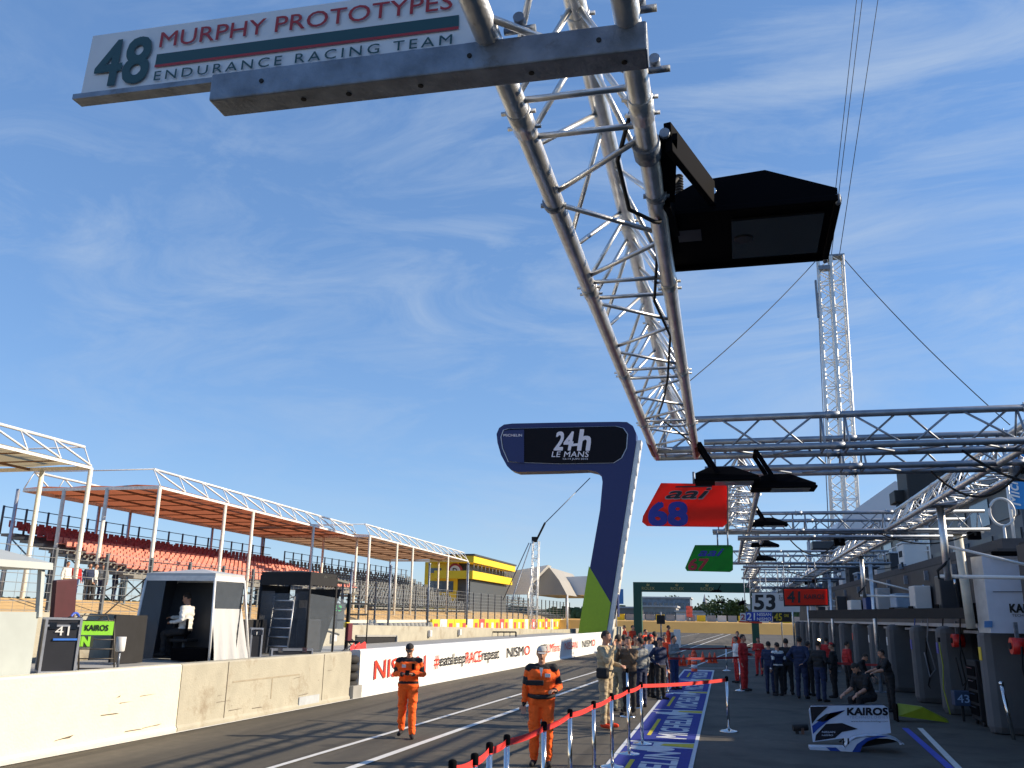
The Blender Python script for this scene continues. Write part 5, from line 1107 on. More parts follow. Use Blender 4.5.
# ------------------------------------------------------------------ dark green arch
AYy = 80.
ar_ = thing('green_arch', 'dark green square arch spanning the pit exit with small golden lettering', 'arch', (-2, AYy, 0))
L0 = AY(633, 582, AYy); L1 = AY(641, 582, AYy); R0_ = AY(750, 590, AYy).x; R1_ = AY(757, 590, AYy).x
obj('arch_leg', MB().bb((L0.x, AYy, -.05), (L1.x, AYy+.8, L0.z)), DGREEN, ar_, True)
obj('arch_leg', MB().bb((R0_, AYy, -.05), (R1_, AYy+.8, L0.z-.7)), DGREEN, ar_, True)
zb_ = AY(680, 592, AYy).z
ab_ = obj('arch_beam', MB().bb((L1.x, AYy, zb_), (R1_, AYy+.8, L0.z)), DGREEN, ar_, True)
GOLD = mat('gold_lettering', (.4, .33, .12), .5)
for px in (648, 677, 707):
    a = AY(px, 588.5, AYy-.03); text('ROLEX', GOLD, ab_, (a.x-.55, AYy-.03, zb_+.16), (1.15, 0, 0), (0, 0, .26), off=.01); 
    obj('crown_emblem', MB().prism([(a.x-.1, AYy-.03, zb_+.5), (a.x-.16, AYy-.03, zb_+.72), (a.x-.05, AYy-.03, zb_+.6), (a.x, AYy-.03, zb_+.78), (a.x+.05, AYy-.03, zb_+.6), (a.x+.16, AYy-.03, zb_+.72), (a.x+.1, AYy-.03, zb_+.5)], (0, .01, 0)), GOLD, ab_, True)
# ------------------------------------------------------------------ far end
struct('gravel_bank', MB().prism([(-30, 135, -.05), (-30, 136.5, 1.5), (-30, 150, 1.7), (-30, 150, -.05)], (120, 0, 0)), mat('gravel_ochre', (.5, .31, .1), .95, 0, .08, .3))
tbx = thing('tyre_barrier', 'yellow and grey tyre bundles along the top of the gravel bank', 'tyre barrier', (0, 145, 1.6)); mb = MB(); x = -16; k = 0
while x < 40: mb.cur = (0, 1, 2, 1)[k % 4]; mb.box((x, 144, 2.1), (1.35, .8, .95)); obj('tyre_bundle', mb, [YEL, mat('tyre_bundle_grey', (.3, .31, .33), .8), OFFW], tbx, True); mb = MB(); x += 1.6; k += 1
def bld(nm, lb, cat, x0, x1, Y, z, dep, m, wins=0, z0=-.1):
    t = thing(nm, lb, cat, ((x0+x1)/2, Y, 0)); obj('wall', MB().bb((x0, Y, z0), (x1, Y+dep, z)), m, t, True)
    if wins:
        for r_ in range(max(1, int((z-1)/3))):
            for k in range(wins): xx = x0+(x1-x0)*(k+.5)/wins; w2 = (x1-x0)/wins*.32; zz = z-1.6-r_*3; obj('window', MB().bb((xx-w2, Y-.05, zz-.7), (xx+w2, Y+.02, zz+.6)), GL, t, True)
    obj('roof', MB().bb((x0-.3, Y-.3, z), (x1+.3, Y+dep+.3, z+.35)), mat('roof_pale', (.4, .4, .42), .7), t, True); return t
fy = 210
a = AY(642, 598, fy); b = AY(690, 600, fy); bld('far_grandstand', 'long pale blue far grandstand seen through the green arch', 'building', a.x, b.x, fy, a.z, 14, mat('far_blue_grey', (.17, .22, .29), .8, 0, .35, 1.2), 9)
a = AY(612, 608, 190); b = AY(640, 608, 190); bld('far_hall', 'low grey brown hall left of the green arch leg', 'building', a.x, b.x, 190, a.z, 14, mat('far_hall_brown', (.22, .2, .18), .8), 5)
a = AY(643, 607, 185); b = AY(676, 607, 185); bld('far_hall', 'low grey hall behind the gravel bank inside the arch', 'building', a.x, b.x, 185, a.z, 12, mat('far_hall_grey', (.25, .25, .25), .8, 0, .2, 1), 6)
a = AY(676, 612, 180); b = AY(722, 612, 180); bld('far_warehouse', 'white low warehouse behind the tyre bundles', 'building', a.x, b.x, 180, a.z, 12, mat('warehouse_white', (.5, .53, .58), .6), 0)
a = AY(722, 605, 230); b = AY(752, 605, 230); bld('far_house', 'pale house half hidden by the dark round tree', 'building', a.x, b.x, 230, a.z, 12, mat('house_white', (.55, .56, .58), .6), 3)
t = thing('blue_banner', 'small blue and white banner on a pole left of the green arch', 'banner', AY(619, 600, 110)); t.location.z = 0; a = AY(616, 589, 110); b = AY(623.5, 604, 110)
obj('banner_cloth', MB().bb((a.x, 110, b.z), (b.x, 110.08, a.z)), mat('banner_blue', (.06, .22, .5), .6, 0, .3, 1), t, True); obj('pole', MB().tube((a.x, 110, 0), (a.x, 110, a.z), .07, seg=6), WHM, t, True)
t = thing('red_white_figure_sign', 'red and white sign standing on the gravel bank', 'sign', AY(689, 618, 143)); a = AY(686, 606, 143); b = AY(692.5, 617, 143); mb = MB().bb((a.x, 143, b.z), (b.x, 143.2, a.z)); obj('sign_panel', mb, mat('red_white_print', (.75, .12, .08), .6, 0, .6, 2), t, True); obj('sign_post', MB().tube(((a.x+b.x)/2, 143.1, 1.2), ((a.x+b.x)/2, 143.1, b.z+.1), .1, seg=6), STEEL, t, True)
t = thing('church_spire', 'thin grey church spire on the horizon', 'spire', AY(704.5, 604, 600)); a = AY(704.5, 594, 600); t.location.z = 0
obj('spire', MB().lathe((a.x, 600, 0), [(2.2, 0), (2.2, a.z-7), (1.6, a.z-6), (.1, a.z)], 8), mat('spire_grey', (.2, .22, .26), .8), t, True)
a = AY(661, 628, 100); t = thing('signal_post', 'dark marshal signal board on a post beyond the crowd', 'sign', (a.x, 100, 0)); obj('signal_board', MB().bb((a.x-.45, 100, AY(661, 624, 100).z), (a.x+.45, 100.2, AY(661, 615, 100).z)), BLKM, t, True); obj('signal_pole', MB().tube((a.x, 100.1, 0), (a.x, 100.1, AY(661, 612, 100).z), .09, seg=6), STEEL, t, True)
a = AY(674.5, 655, 66); t = thing('white_marker_wall', 'short grey and white wall end right behind the crowd', 'barrier', (a.x, 66, 0)); obj('wall_body', MB().bb((AY(664, 650, 66).x, 66, -.05), (a.x, 66.5, 1.05)), mat('marker_grey', (.3, .33, .38), .6), t, True); obj('white_end', MB().bb((a.x, 65.9, -.05), (a.x+.45, 66.6, 1.25)), WHT, t, True)
# trees
LEAF = mat('foliage', (.045, .08, .025), .7, 0, .35, 3); LEAF2 = mat('olive_foliage', (.08, .11, .035), .7, 0, .35, 3); BARK = mat('bark', (.09, .07, .05), .9, 0, .2, 8)
def tree(lb, x, y, h, w, m, nl=1400, grp='trees beyond the gravel bank'):
    t = thing('broadleaf_tree', lb, 'tree', (x, y, 0), grp); tr = MB().tube((0, 0, 0), (0, 0, h*.45), w*.06, w*.035, seg=8); cl = []
    for k in range(9):
        a_ = random.uniform(0, 2*pi); r_ = w*random.uniform(.1, .36); z = h*random.uniform(.4, .85); c_ = V((r_*cos(a_), r_*sin(a_), z)); cl.append((c_, w*random.uniform(.16, .26))); tr.tube((0, 0, h*.35), c_, w*.02, w*.006, seg=5)
    obj('trunk', tr, BARK, t); mb = MB()
    for k in range(nl):
        c_, r_ = random.choice(cl); d = V((random.gauss(0, 1), random.gauss(0, 1), random.gauss(0, .8))).normalized()*r_*random.uniform(.5, 1.1); p = c_+d; s_ = w*.03*random.uniform(.6, 1.4)
        u_ = V((random.gauss(0, 1), random.gauss(0, 1), random.gauss(0, 1))).normalized(); v_ = u_.cross(V((random.random(), random.random(), random.random()+.1))).normalized(); mb.poly([p-u_*s_, p+v_*s_, p+u_*s_, p-v_*s_])
    obj('crown', mb, m, t); return t
for (px, ytop, Y, w, m, lb) in ((706, 603, 190, 9, LEAF2, 'broad olive tree right of the church spire'), (728, 601, 170, 8, LEAF, 'dark round tree nearest the 53 board'), (741, 608, 175, 7, LEAF2, 'light green bush tree right of the dark round tree'), (668, 596, 240, 9, LEAF, 'dark tree top behind the far grandstand'), (717, 606, 200, 8, LEAF, 'small dark tree between the olive tree and the round tree'), (610, 606, 230, 12, LEAF, 'tree left of the blue banner')):
    a = AY(px, ytop, Y); tree(lb, a.x, Y, a.z, w, m)
tl = MB(); x = -420
while x < 420:
    h = 5+2.5*noise.noise(V((x*.03, 0, 0)))+1.5*noise.noise(V((x*.2, 3, 0)))
    for k in range(14):
        p = V((x+random.uniform(-4, 4), 420+random.uniform(-6, 6), random.uniform(.3, 1)*h)); s_ = random.uniform(.8, 1.8); tl.poly([p+V((-s_, 0, -s_)), p+V((s_, .5, -s_)), p+V((s_*.8, 0, s_)), p+V((-s_*.7, .4, s_*1.1))])
    x += 1.3
tag(obj('far_treeline', tl, LEAF), 'low hazy line of woodland along the horizon', 'woodland', kind='stuff')
# ------------------------------------------------------------------ garages on the right
GX = 5.3
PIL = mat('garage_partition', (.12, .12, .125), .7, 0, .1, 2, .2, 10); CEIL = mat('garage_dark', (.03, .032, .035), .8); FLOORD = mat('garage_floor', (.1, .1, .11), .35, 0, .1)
gar = thing('pit_garages', 'row of dark open pit garages with grey partition piers along the right', 'building', (8, 30, 0))
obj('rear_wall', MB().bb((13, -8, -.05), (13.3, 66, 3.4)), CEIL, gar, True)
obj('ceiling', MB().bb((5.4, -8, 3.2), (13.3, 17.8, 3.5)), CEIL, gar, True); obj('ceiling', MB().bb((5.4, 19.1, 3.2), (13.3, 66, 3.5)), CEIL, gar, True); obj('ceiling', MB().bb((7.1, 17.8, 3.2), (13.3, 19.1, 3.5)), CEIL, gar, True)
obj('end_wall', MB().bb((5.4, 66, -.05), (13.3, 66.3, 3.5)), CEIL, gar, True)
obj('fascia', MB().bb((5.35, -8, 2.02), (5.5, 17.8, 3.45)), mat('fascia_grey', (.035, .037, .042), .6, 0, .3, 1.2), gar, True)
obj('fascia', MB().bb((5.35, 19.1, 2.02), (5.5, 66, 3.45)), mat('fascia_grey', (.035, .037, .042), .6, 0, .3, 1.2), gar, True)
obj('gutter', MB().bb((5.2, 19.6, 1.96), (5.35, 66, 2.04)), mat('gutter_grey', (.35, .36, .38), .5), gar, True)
py_ = [-6, -2.5, 1.5, 5.5, 9.5, 14.5, 19.3, 22.9, 25.9, 29.5, 33, 37, 41, 45, 49, 53, 57, 61, 65]
for y in py_:
    x_ = 4.95 if y > 12 else 5.3
    mb = MB().box((x_+.42, y+.15, .98), (.85, .5, 2.0), bev=.16).bb((x_+.8, y, 0), (13, y+.15, 3.19)); obj('partition_pier', mb, PIL, gar, True)
obj('roof_slab', MB().bb((7.1, 17.8, 3.5), (14, 19.1, 3.7)), CEIL, gar, True)
obj('roof_slab', MB().bb((5.5, -8, 3.5), (14, 17.8, 3.7)), CEIL, gar, True)
obj('roof_slab', MB().bb((5.5, 19.1, 3.5), (14, 66, 3.7)), mat('roof_slab_dark', (.06, .06, .065), .8), gar, True)
# upper hospitality storeys
UP = mat('upper_cladding', (.07, .08, .1), .5, 0, .12, .8); UPD = mat('upper_dark', (.035, .04, .05), .4, 0, .2, 1)
hz_ = thing('hospitality_block', 'grey blue hospitality block with window rows above the garages', 'building', (8, 50, 0))
obj('wall', MB().bb((9.3, 30, 3.7), (15, 73, 6.5)), UP, hz_, True)
obj('roof', MB().bb((8.8, 29.5, 6.5), (15.5, 73.5, 6.75)), UPD, hz_, True)
for k in range(14):
    y = 30.2+k*3.05
    for z in (4.1, 5.4): obj('window', MB().bb((9.26, y, z), (9.32, y+2.3, z+.9)), UPD if (k+int(z)) % 3 else GL, hz_, True)
for k in range(3): obj('window', MB().bb((9.7+k*1.8, 29.95, 4.4), (11.+k*1.8, 30.02, 6.)), UPD, hz_, True)
rl_ = MB(); 
for k in range(45): rl_.tube((6.3, 29+k, 3.7), (6.3, 29+k, 4.7), .02, seg=4)
for z in (4.2, 4.7): rl_.tube((6.3, 29, z), (6.3, 73, z), .02, seg=4)
obj('railing', rl_, WHM, hz_, True)
# terrace things : cabinets, boxes, crates standing on the garage roof
for k in range(14):
    y = 30+k*2.5; w_ = random.uniform(.5, 1.3); h_ = random.uniform(.3, .8); m = [OFFW, UPD, GREYC, UPD, mat('box_blue', (.04, .1, .2), .5), CEIL][k % 6]
    t = thing('roof_cabinet', '%s equipment cabinet standing %s on the garage roof edge' % (m.name.replace('_', ' '), ORD[k]), 'cabinet', (6.0, y, 3.7)); obj('cabinet_body', MB().box((0, 0, h_/2), (.7, w_, h_), bev=.03), m, t); obj('cabinet_lid', MB().box((0, 0, h_+.03), (.76, w_+.06, .06), bev=.01), ALUF, t)
    obj('vent_grille', MB().box((-.36, 0, h_*.6), (.02, w_*.5, h_*.25)), BLKM, t)
# black boom along the garage fronts
t = thing('black_beam', 'long black horizontal beam in front of the garage roofs', 'beam', AY(880, 614, 22.5)); a, b = AY(812, 614.5, 26), AY(978, 613, 20); obj('beam_body', MB().bar(a, b, .22, .22), BLKM, t, True); obj('end_box', MB().box(b, (.3, .3, .4), bev=.02), BLK, t, True); obj('end_post', MB().tube(b, (b.x+.1, b.y, 0), .05), ALU, t, True)
t = thing('white_post', 'round white post at the left side of the white garage box', 'post', (AY(968, 600, 18.9).x, 18.9, 0)); x_ = AY(968, 600, 18.9).x; obj('post_shaft', MB().tube((x_, 18.9, 1.95), (x_-.05, 18.9, ZT), .085, seg=14), mat('post_cream2', (.6, .58, .5), .5), t, True); obj('post_cap', MB().tube((x_-.05, 18.9, ZT-.03), (x_-.05, 18.9, ZT+.03), .14, seg=12), STEEL, t, True)
# KAIROS box
kb = thing('garage_sign_box', 'large white box sign with KAIROS lettering above the nearest garage pier', 'sign', (5.6, 19, 1.9)); q = [AY(*p, 18.6) for p in ((991, 633), (985, 556))]
kx0, kx1, kz0, kz1 = q[0].x, q[0].x+1.9, q[0].z, q[1].z
KBM = mat('box_sign_white', (.6, .66, .78), .45, 0, .04)
kbb = obj('box_body', MB().prism([(kx0, 18.6, kz0), (kx1, 18.6, kz0), (kx1, 18.6, kz1), (kx0, 18.6, kz1)], (0, .4, 0)), KBM, kb, True)
obj('bevelled_side', MB().prism([(kx0, 18.61, kz0), (kx0, 18.61, kz1), (kx0-.1, 18.95, kz1), (kx0-.1, 18.95, kz0)], (0, .05, 0)), mat('box_side', (.5, .5, .5), .5), kb, True)
def kt(s, x0, y0, x1, y1, m, **k): a = AY(x0, y1, 18.59); b = AY(x1, y1, 18.59); d = AY(x0, y0, 18.59); text(s, m, kbb, a, V((b.x-a.x, 0, 0)), V((0, 0, d.z-a.z)), **k)
kt('KAIROS', 1010, 604, 1046, 612.5, BB, off=.06); kt('TECHNOLOGIES', 1012, 614, 1046, 616.5, BB)
obj('thin_rule', MB().prism([AY(993, 591.4, 18.58), AY(1040, 591.4, 18.58), AY(1040, 592, 18.58), AY(993, 592, 18.58)], (0, .008, 0)), BB, kb, True)
obj('sticker', MB().prism([AY(984.5, 621, 18.58), AY(992.5, 621, 18.58), AY(992.5, 627.5, 18.58), AY(984.5, 627.5, 18.58)], (0, .015, 0)), mat('sticker_blue', (.1, .25, .55), .5), kb, True)
obj('brake_light_bar', MB().box(((kx0+kx1)/2, 18.5, kz1+.04), (1.6, .1, .09), bev=.02), BLK, kb, True)
GB = [('black', UPD), ('off white', OFFW), ('pale blue', mat('box_pale_blue', (.25, .36, .5), .5)), ('grey', GREYC), ('dark blue', mat('box_dark_blue', (.02, .06, .22), .5)), ('white', WHT), ('black', UPD), ('silver', ALUF)]
for k, y in enumerate([22.2, 25.1, 27.8, 30.6, 33.2, 37.1, 41, 45, 49.2, 53]):
    cn, m = GB[k % 8]; t = thing('garage_header_box', '%s sign box on the garage header, %s beyond the white lettered one' % (cn, ORD[k] if k else 'next'), 'sign', (5.1, y, 2.1)); w_ = .45+.25*((k*7) % 3)
    obj('box_body', MB().box((0, 0, .55), (.4, w_, .9-.25*(k % 3)), bev=.02), m, t); obj('trim', MB().box((-.255, 0, .3), (.02, w_*.8, .12)), random.choice([BLK, WHT, RED]), t); obj('bracket', MB().box((.2, 0, 1.15), (.1, .1, .25)), STEEL, t)
# hanging hoses, red reels, ladders on the piers
for k, (y, m, lb) in enumerate([(22.5, RED, 'round red hose reel beneath the second pier top'), (18.2, RED, 'red hose reel under the white box sign'), (26., mat('reel_dark_red', (.2, .02, .02), .5), 'dull red hose reel in the deeper garage')]):
    t = thing('hose_reel', lb, 'hose reel', (5.28, y, 1.66)); obj('reel_drum', MB().tube((-.12, 0, 0), (.12, 0, 0), .15, seg=18), m, t); obj('reel_hub', MB().tube((-.15, 0, 0), (.15, 0, 0), .06), BLKM, t); obj('reel_bracket', MB().box((0, 0, .25), (.06, .06, .35)), STEEL, t); obj('hose', MB().path([(0, -.2, 0), (-.05, -.25, -.4), (.02, -.22, -.9), (-.06, -.2, -1.2), (.1, -.15, -1.5), (0, -.1, -1.2)], .018), BLKM, t)
for k in range(5):
    y = 20+k*1.6; t = thing('air_hose', '%s coiled air hose hanging inside the dark garage fronts' % ORD[k], 'hose', (5.15, y, 2.9), 'air hoses hanging at the garages'); obj('hose_body', MB().path([(0, 0, 0), (.05, .05, -.6), (-.05, 0, -1.3), (.1, .1, -2.0), (0, .35, -2.2), (-.05, .5, -1.6)], .018), random.choice([mat('hose_blue', (.03, .08, .3), .5), BLKM, mat('hose_grey', (.25, .25, .27), .5)]), t); obj('hose_coupling', MB().tube((0, 0, .1), (0, 0, -.05), .03), CHROME, t)
t = thing('board_post', 'chrome stand post leaning on the nearest garage pier', 'post', at_px(1014, 740)); obj('post_shaft', MB().tube((0, 0, 0), (-.08, .05, .95), .035, seg=12), CHROME, t); obj('post_head', MB().ball((-.08, .05, .97), .05), CHROME, t)
t = thing('number_cube', 'dark blue cube sign reading 43 on the garage floor', 'sign', (0, 0, 0)); a = AY(962, 703, 21.5); t.location = (a.x, 21.5, a.z-.1); obj('cube_body', MB().box((0, 0, .2), (.34, .3, .3), bev=.01), mat('cube_navy', (.02, .05, .12), .5), t); text('43', mat('cube_text', (.3, .45, .7), .5), t, (-.12, -.155, .12), (.24, 0, 0), (0, 0, .16), world=False, off=.02)
obj('cube_stand', MB().box((0, 0, -.3), (.05, .05, .75)), BLKM, t)
t = thing('front_wing', 'yellow green front wing section lying behind the white bodywork', 'car part', at_px(920, 722)); obj('wing_blade', MB().hull([(-.45, -.2, .12), (-.45, .2, .3), (.6, .1, .0), (.6, .3, .06), (-.4, 0, .36), (.1, .0, .3), (.1, .25, .3)]), mat('wing_yellow', (.3, .36, .02), .4), t); obj('end_plate', MB().box((-.47, 0, .18), (.03, .45, .36)), BLK, t)
t = thing('yellow_cable', 'yellow hose looping down the pier', 'hose', (4.9, 22.6, 1.6)); obj('cable_body', MB().path([(0, 0, 0), (.02, -.05, -.5), (-.02, -.02, -1.0), (.05, -.1, -1.55)], .015), mat('wing_yellow', (.3, .36, .02), .4), t); obj('cable_plug', MB().tube((0, 0, .02), (0, 0, .12), .03), BLKM, t)
t = thing('tool_trolley', 'tall dark tool trolley between the two nearest piers', 'trolley', (5.35, 20.9, 0)); obj('trolley_body', MB().box((0, 0, .7), (.5, .7, 1.2), bev=.02), BLKM, t)
for k in range(4): dw_ = obj('drawer', MB().box((-.26, 0, .3+k*.26), (.02, .6, .2)), BLK, t); obj('handle', MB().box((-.28, 0, .36+k*.26), (.02, .4, .02)), CHROME, dw_)
for sx in (-.18, .18):
    for sy in (-.28, .28): obj('wheel', MB().tube((sx-.03, sy, .06), (sx+.03, sy, .06), .06), RUB, t)
# lamp in the garages & glowing bit beyond the red jacket
t = thing('work_lamp', 'small bright work lamp glowing beside the red jacket', 'lamp', AY(819, 640, 33)); obj('lamp_bulb', MB().ball((0, 0, 0), .05), mat('lamp_glow', (1, .75, .4), .5, emit=6), t); obj('lamp_pole', MB().tube((0, 0, -.1), (0, 0, -t.location.z), .03), STEEL, t)
# red barrier tape across the garages
tag(obj('barrier_belt', belt(G(815, 694), G(890, 700), '', .9), mat('dark_red_belt', (.35, .02, .02), .6)), 'dark red belt in front of the red jacketed people', 'belt')
random.seed(9)
for k, (x_, y_) in enumerate([(6.1, 20.3), (6.3, 24.2), (6.0, 27.3), (6.2, 31.0), (6.4, 17.0)]):
    t = thing('tyre_stack', 'stack of black racing tyres in the dark garage, %s from the camera' % ORD[k], 'tyres', (x_, y_, 0), 'tyre stacks in the garages')
    for j in range(3+k % 2): obj('tyre', MB().lathe((0, 0, j*.3), [(.2, .02), (.3, .0), (.34, .06), (.34, .24), (.3, .29), (.2, .28)], 20), RUB, t)
for k, (x_, y_, m_) in enumerate([(7.2, 21.6, RED), (7.4, 25.1, mat('box_blue', (.04, .1, .2), .5)), (7.0, 28.8, OFFW), (7.1, 17.6, GREYC)]):
    t = thing('tool_cabinet', '%s tool cabinet inside the %s garage bay' % (('red', 'blue', 'white', 'grey')[k], ORD[(k+1) % 4 if k < 3 else 0]), 'cabinet', (x_, y_, 0)); cb2 = obj('cabinet_body', MB().box((0, 0, .55), (.6, 1.1, 1.0), bev=.02), m_, t)
    for j in range(4): dw2 = obj('drawer', MB().box((-.31, 0, .2+j*.23), (.02, 1., .19)), BLKM, t); obj('handle', MB().box((-.33, 0, .26+j*.23), (.02, .6, .02)), CHROME, dw2)
for y in py_[6:12]:
    obj('door_rail', MB().bb((5.28, y+.3, 1.84), (5.34, y+2.6, 1.9)), STEEL, gar, True)
    obj('pier_sticker', MB().bb((4.935, y+.05, 1.35), (4.945, y+.22, 1.6)), random.choice([RED, WHT, BLUE, YEL]), gar, True)
# ------------------------------------------------------------------ KAIROS bodywork lying on the apron
kp = thing('car_bodywork', 'white and blue racing car side panel with KAIROS lettering lying on the apron', 'car part', G(860, 750))
y0 = G(850, 752).y; Fq = lambda x, y, dy=0.: AY(x, y, y0+dy)
BW = mat('bodywork_white', (.55, .62, .75), .25, 0, .04); BBL = mat('bodywork_blue', (.01, .05, .3), .25); BNK = mat('bodywork_black', (.012, .012, .02), .2)
up = [Fq(*p, .28) for p in ((813, 742), (809, 710), (811, 706), (884, 705.5), (888, 708), (891, 733), (870, 736), (845, 738))]
ecp = obj('engine_cover_panel', MB().prism(up, (0, .05, 0)), BW, kp, True)
for pts, m in (([(810, 706.8), (828, 706.4), (818, 716), (812, 724)], BNK), ([(812, 726), (830, 713), (845, 710), (834, 716), (818, 729), (813, 734)], BBL), ([(826, 714), (845, 710.5), (836, 716), (824, 722), (816, 721)], BNK), ([(816, 735), (826, 724), (842, 723), (858, 729), (842, 732), (835, 738), (815, 741)], BNK)):
    obj('livery_patch', MB().prism([Fq(*p, .27) for p in pts], (0, .006, 0)), m, ecp, True)
# pontoon with wheel arch
arc = [Fq(845+.0, 752)]+[Fq(846+q, 752-h_) for q, h_ in ((0, 6), (4, 11), (10, 14.5), (20, 16), (34, 16), (46, 14), (56, 10), (58, 8.5))]
inn = [Fq(900, 745), Fq(898, 741), Fq(888, 738.5), Fq(876, 738.5), Fq(868, 741), Fq(862, 746), Fq(860, 752)]
ponto = MB()
for k in range(len(arc)-1): pass
ponto.prism(arc[:6]+[Fq(876, 738.3), Fq(868, 741), Fq(862, 746), Fq(860, 752)], (0, .05, 0)); ponto.prism(arc[5:]+[Fq(900, 745), Fq(898, 741), Fq(888, 738.5), Fq(876, 738.3)], (0, .05, 0))
for a, b in zip(arc[1:-1], arc[2:]): ponto.prism([a, b, b+V((0, .62, 0)), a+V((0, .62, 0))], (0, 0, -.02))
wa_ = obj('wheel_arch', ponto, BW, kp, True)
obj('arch_stripe', MB().prism([p-V((0, .006, 0)) for p in (Fq(852, 752), Fq(857, 744), Fq(866, 738), Fq(878, 735.5), Fq(890, 736), Fq(876, 738.3), Fq(868, 741), Fq(862, 746), Fq(860, 752))], (0, .004, 0)), BBL, wa_, True)
tp_ = MB(); q0_ = [(813, 706), (840, 705.7), (884, 705.5)]
for a, b in zip(q0_[:-1], q0_[1:]):
    for j in range(4):
        f1, f2 = .33+.16*j, .33+.16*(j+1); z1, z2 = .02-.05*j*j*.45, .02-.05*(j+1)**2*.45
        A1, B1 = Fq(*a, .3), Fq(*b, .3); tp_.poly([A1+V((0, f1-.3, z1)), B1+V((0, f1-.3, z1)), B1+V((0, f2-.3, z2)), A1+V((0, f2-.3, z2))])
obj('curved_deck', tp_, BW, kp, True)
obj('arch_liner', MB().prism([V((p.x, y0+.25, p.z)) for p in arc], (0, .02, 0)), BLKM, kp, True)
obj('sill_panel', MB().prism([Fq(810, 747), Fq(845, 747.5), Fq(846, 752.5), Fq(810, 751.5)], (0, .3, 0)), BW, kp, True)
obj('sill_stripe', MB().prism([p-V((0, .005, 0)) for p in (Fq(826, 747.2), Fq(836, 747.4), Fq(842, 752.4), Fq(832, 752.2))], (0, .004, 0)), BBL, kp, True)
def kpt(s, x0, y0_, x1, y1, m, dy, **k): a = Fq(x0, y1, dy); b = Fq(x1, y1, dy); d = Fq(x0, y0_, dy); text(s, m, ecp, a, b-a, d-a, **k)
kpt('KAIROS', 847, 708, 888, 715, BNK, .27, off=.08); kpt('TECHNOLOGIES', 849, 716, 888, 718.5, mat('pale_grey_text', (.25, .3, .4), .5), .27, spacing=1.2); kpt('www.kairostechnology.com', 851, 720.5, 888, 722.5, BNK, .27)
kpt('NISSAN', 822, 731, 835, 733, BW, .262); kpt('NISMO', 822, 734.5, 833, 736, BW, .262); kpt('41', 839, 738.5, 849, 744, BNK, -.005, off=.05)
t = thing('wheel_nut_gun', 'small dark air gun and rag lying left of the white bodywork', 'tool', G(800, 734)); obj('gun_body', MB().tube((-.12, 0, .1), (.15, .05, .12), .06).box((-.05, 0, .06), (.06, .06, .14)), BLKM, t); obj('gun_handle', MB().box((.05, -.02, .05), (.05, .05, .12)), mat('brown_grip', (.12, .06, .04), .6), t)
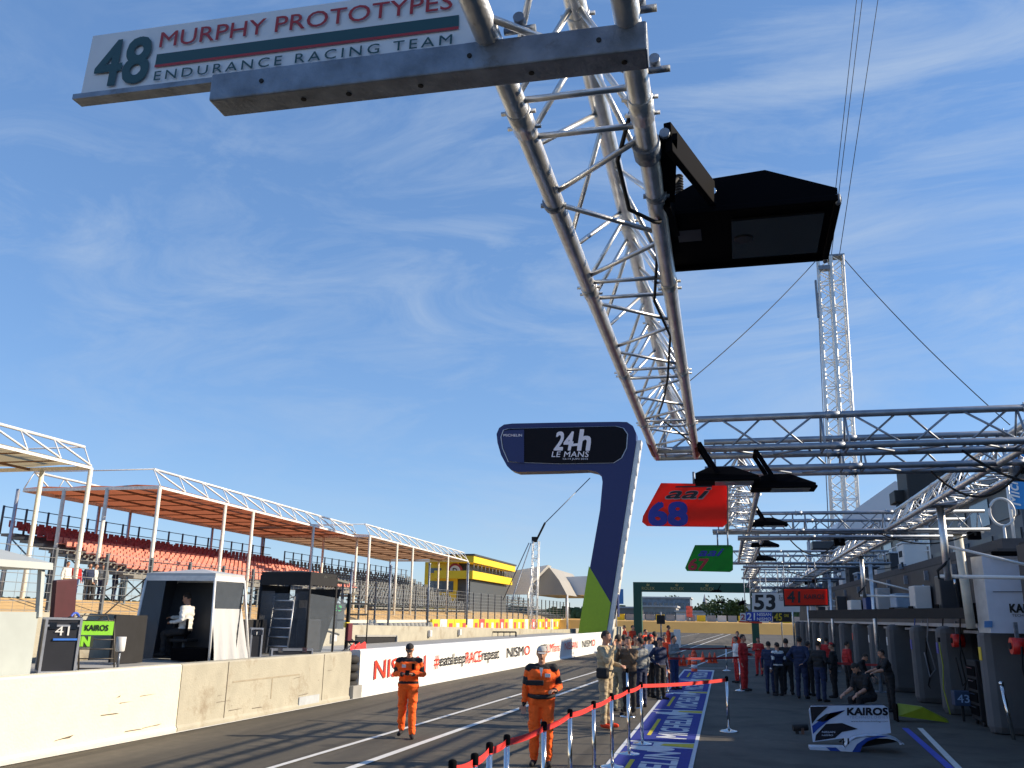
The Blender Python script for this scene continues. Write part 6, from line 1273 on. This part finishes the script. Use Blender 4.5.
# ------------------------------------------------------------------ background above the garages
by_ = 62.
t = thing('roof_tent', 'large pale grey gabled roof rising behind the trusses', 'tent', (12, by_, 0)); P_ = [AY(*p, by_) for p in ((836, 529), (840, 520), (895, 481), (955, 503), (958, 529))]
obj('gable_roof', MB().prism(P_, (0, 16, 0)), mat('tent_pale_blue', (.66, .68, .72), .6, 0, .03, .5), t, True); lo = MB()
for p in (P_[0], P_[4], (P_[0]+P_[4])/2): lo.tube((p.x+.1*(1 if p is P_[0] else -1), by_+.3, 7), (p.x+.1*(1 if p is P_[0] else -1), by_+.3, p.z), .15)
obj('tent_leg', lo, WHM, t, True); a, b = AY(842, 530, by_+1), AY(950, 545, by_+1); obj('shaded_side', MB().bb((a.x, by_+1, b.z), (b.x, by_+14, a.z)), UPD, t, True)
def blk(nm, lb, cat, p0, p1, Y, dep, m): 
    a, b = AY(*p0, Y), AY(*p1, Y); t = thing(nm, lb, cat, ((a.x+b.x)/2, Y, 7.5)); obj('body', MB().bb((a.x, Y, b.z), (b.x, Y+dep, a.z), bev=.05), m, t, True); obj('support', MB().tube(((a.x+b.x)/2, Y+dep/2, 3.7), ((a.x+b.x)/2, Y+dep/2, b.z+.1), .2, seg=8), STEEL, t, True); return t
blk('speaker_cluster', 'black slanting loudspeaker array behind the nearest cross truss', 'loudspeaker', (905, 463), (968, 505), 48, 2.5, mat('array_black', (.015, .017, .02), .6))
blk('speaker_cluster', 'smaller black loudspeaker box left of the large one', 'loudspeaker', (894, 490), (910, 502), 49, 1.5, mat('array_black', (.015, .017, .02), .6))
blk('stair_tower', 'grey concrete stair tower at the right behind the trusses', 'tower', (940, 490), (1008, 560), 46, 5, mat('stair_tower_grey', (.13, .13, .14), .8, 0, .15, .8))
t = thing('blue_banner', 'tall bright blue vertical banner with white script at the right edge', 'banner', (10, 28.5, 0)); P_ = [AY(*p, 28.5) for p in ((1012, 509), (1008, 455), (1034, 450), (1034, 509))]
obj('banner_cloth', MB().prism(P_, (0, .1, 0)), mat('banner_bright_blue', (.02, .25, .62), .5, 0, .04), t, True); text('Michelin', WHT, t, AY(1021, 506, 28.44), V((0, 0, 1.5)), V((-.32, 0, 0)), off=.02, shear=.3); obj('banner_pole', MB().tube((P_[0].x, 28.65, 3.7), (P_[0].x, 28.65, P_[1].z), .05), WHM, t, True)
t = thing('ring_frame', 'pale ring shaped frame beside the blue banner', 'sign', AY(1002, 512, 28)); c_ = AY(1002, 512, 28); mb = MB().path([c_+V((.33*cos(a_), 0, .4*sin(a_))) for a_ in [2*pi*i/24 for i in range(25)]], .04); obj('ring', mb, OFFW, t, True); obj('ring_stand', MB().tube(c_-V((0, 0, .4)), (c_.x, 28, 3.7), .04), OFFW, t, True)
t = thing('roof_floodlight', 'black floodlight high behind the second cross truss', 'floodlight', AY(800, 545, 45)); q = AY(790, 522, 44)
blk('wall_screen', 'dark boxy screen left of the grey roof behind the trusses', 'screen', (812, 541), (838, 549), 50, 1, UPD)
bpy.data.objects.remove(bpy.data.objects['roof_floodlight'])
blk('grey_column', 'narrow light grey blue column behind the lower trusses', 'column', (808, 540), (813, 575), 55, 1, mat('column_blue_grey', (.3, .36, .44), .6))

bpy.data.scenes.remove(TMP)
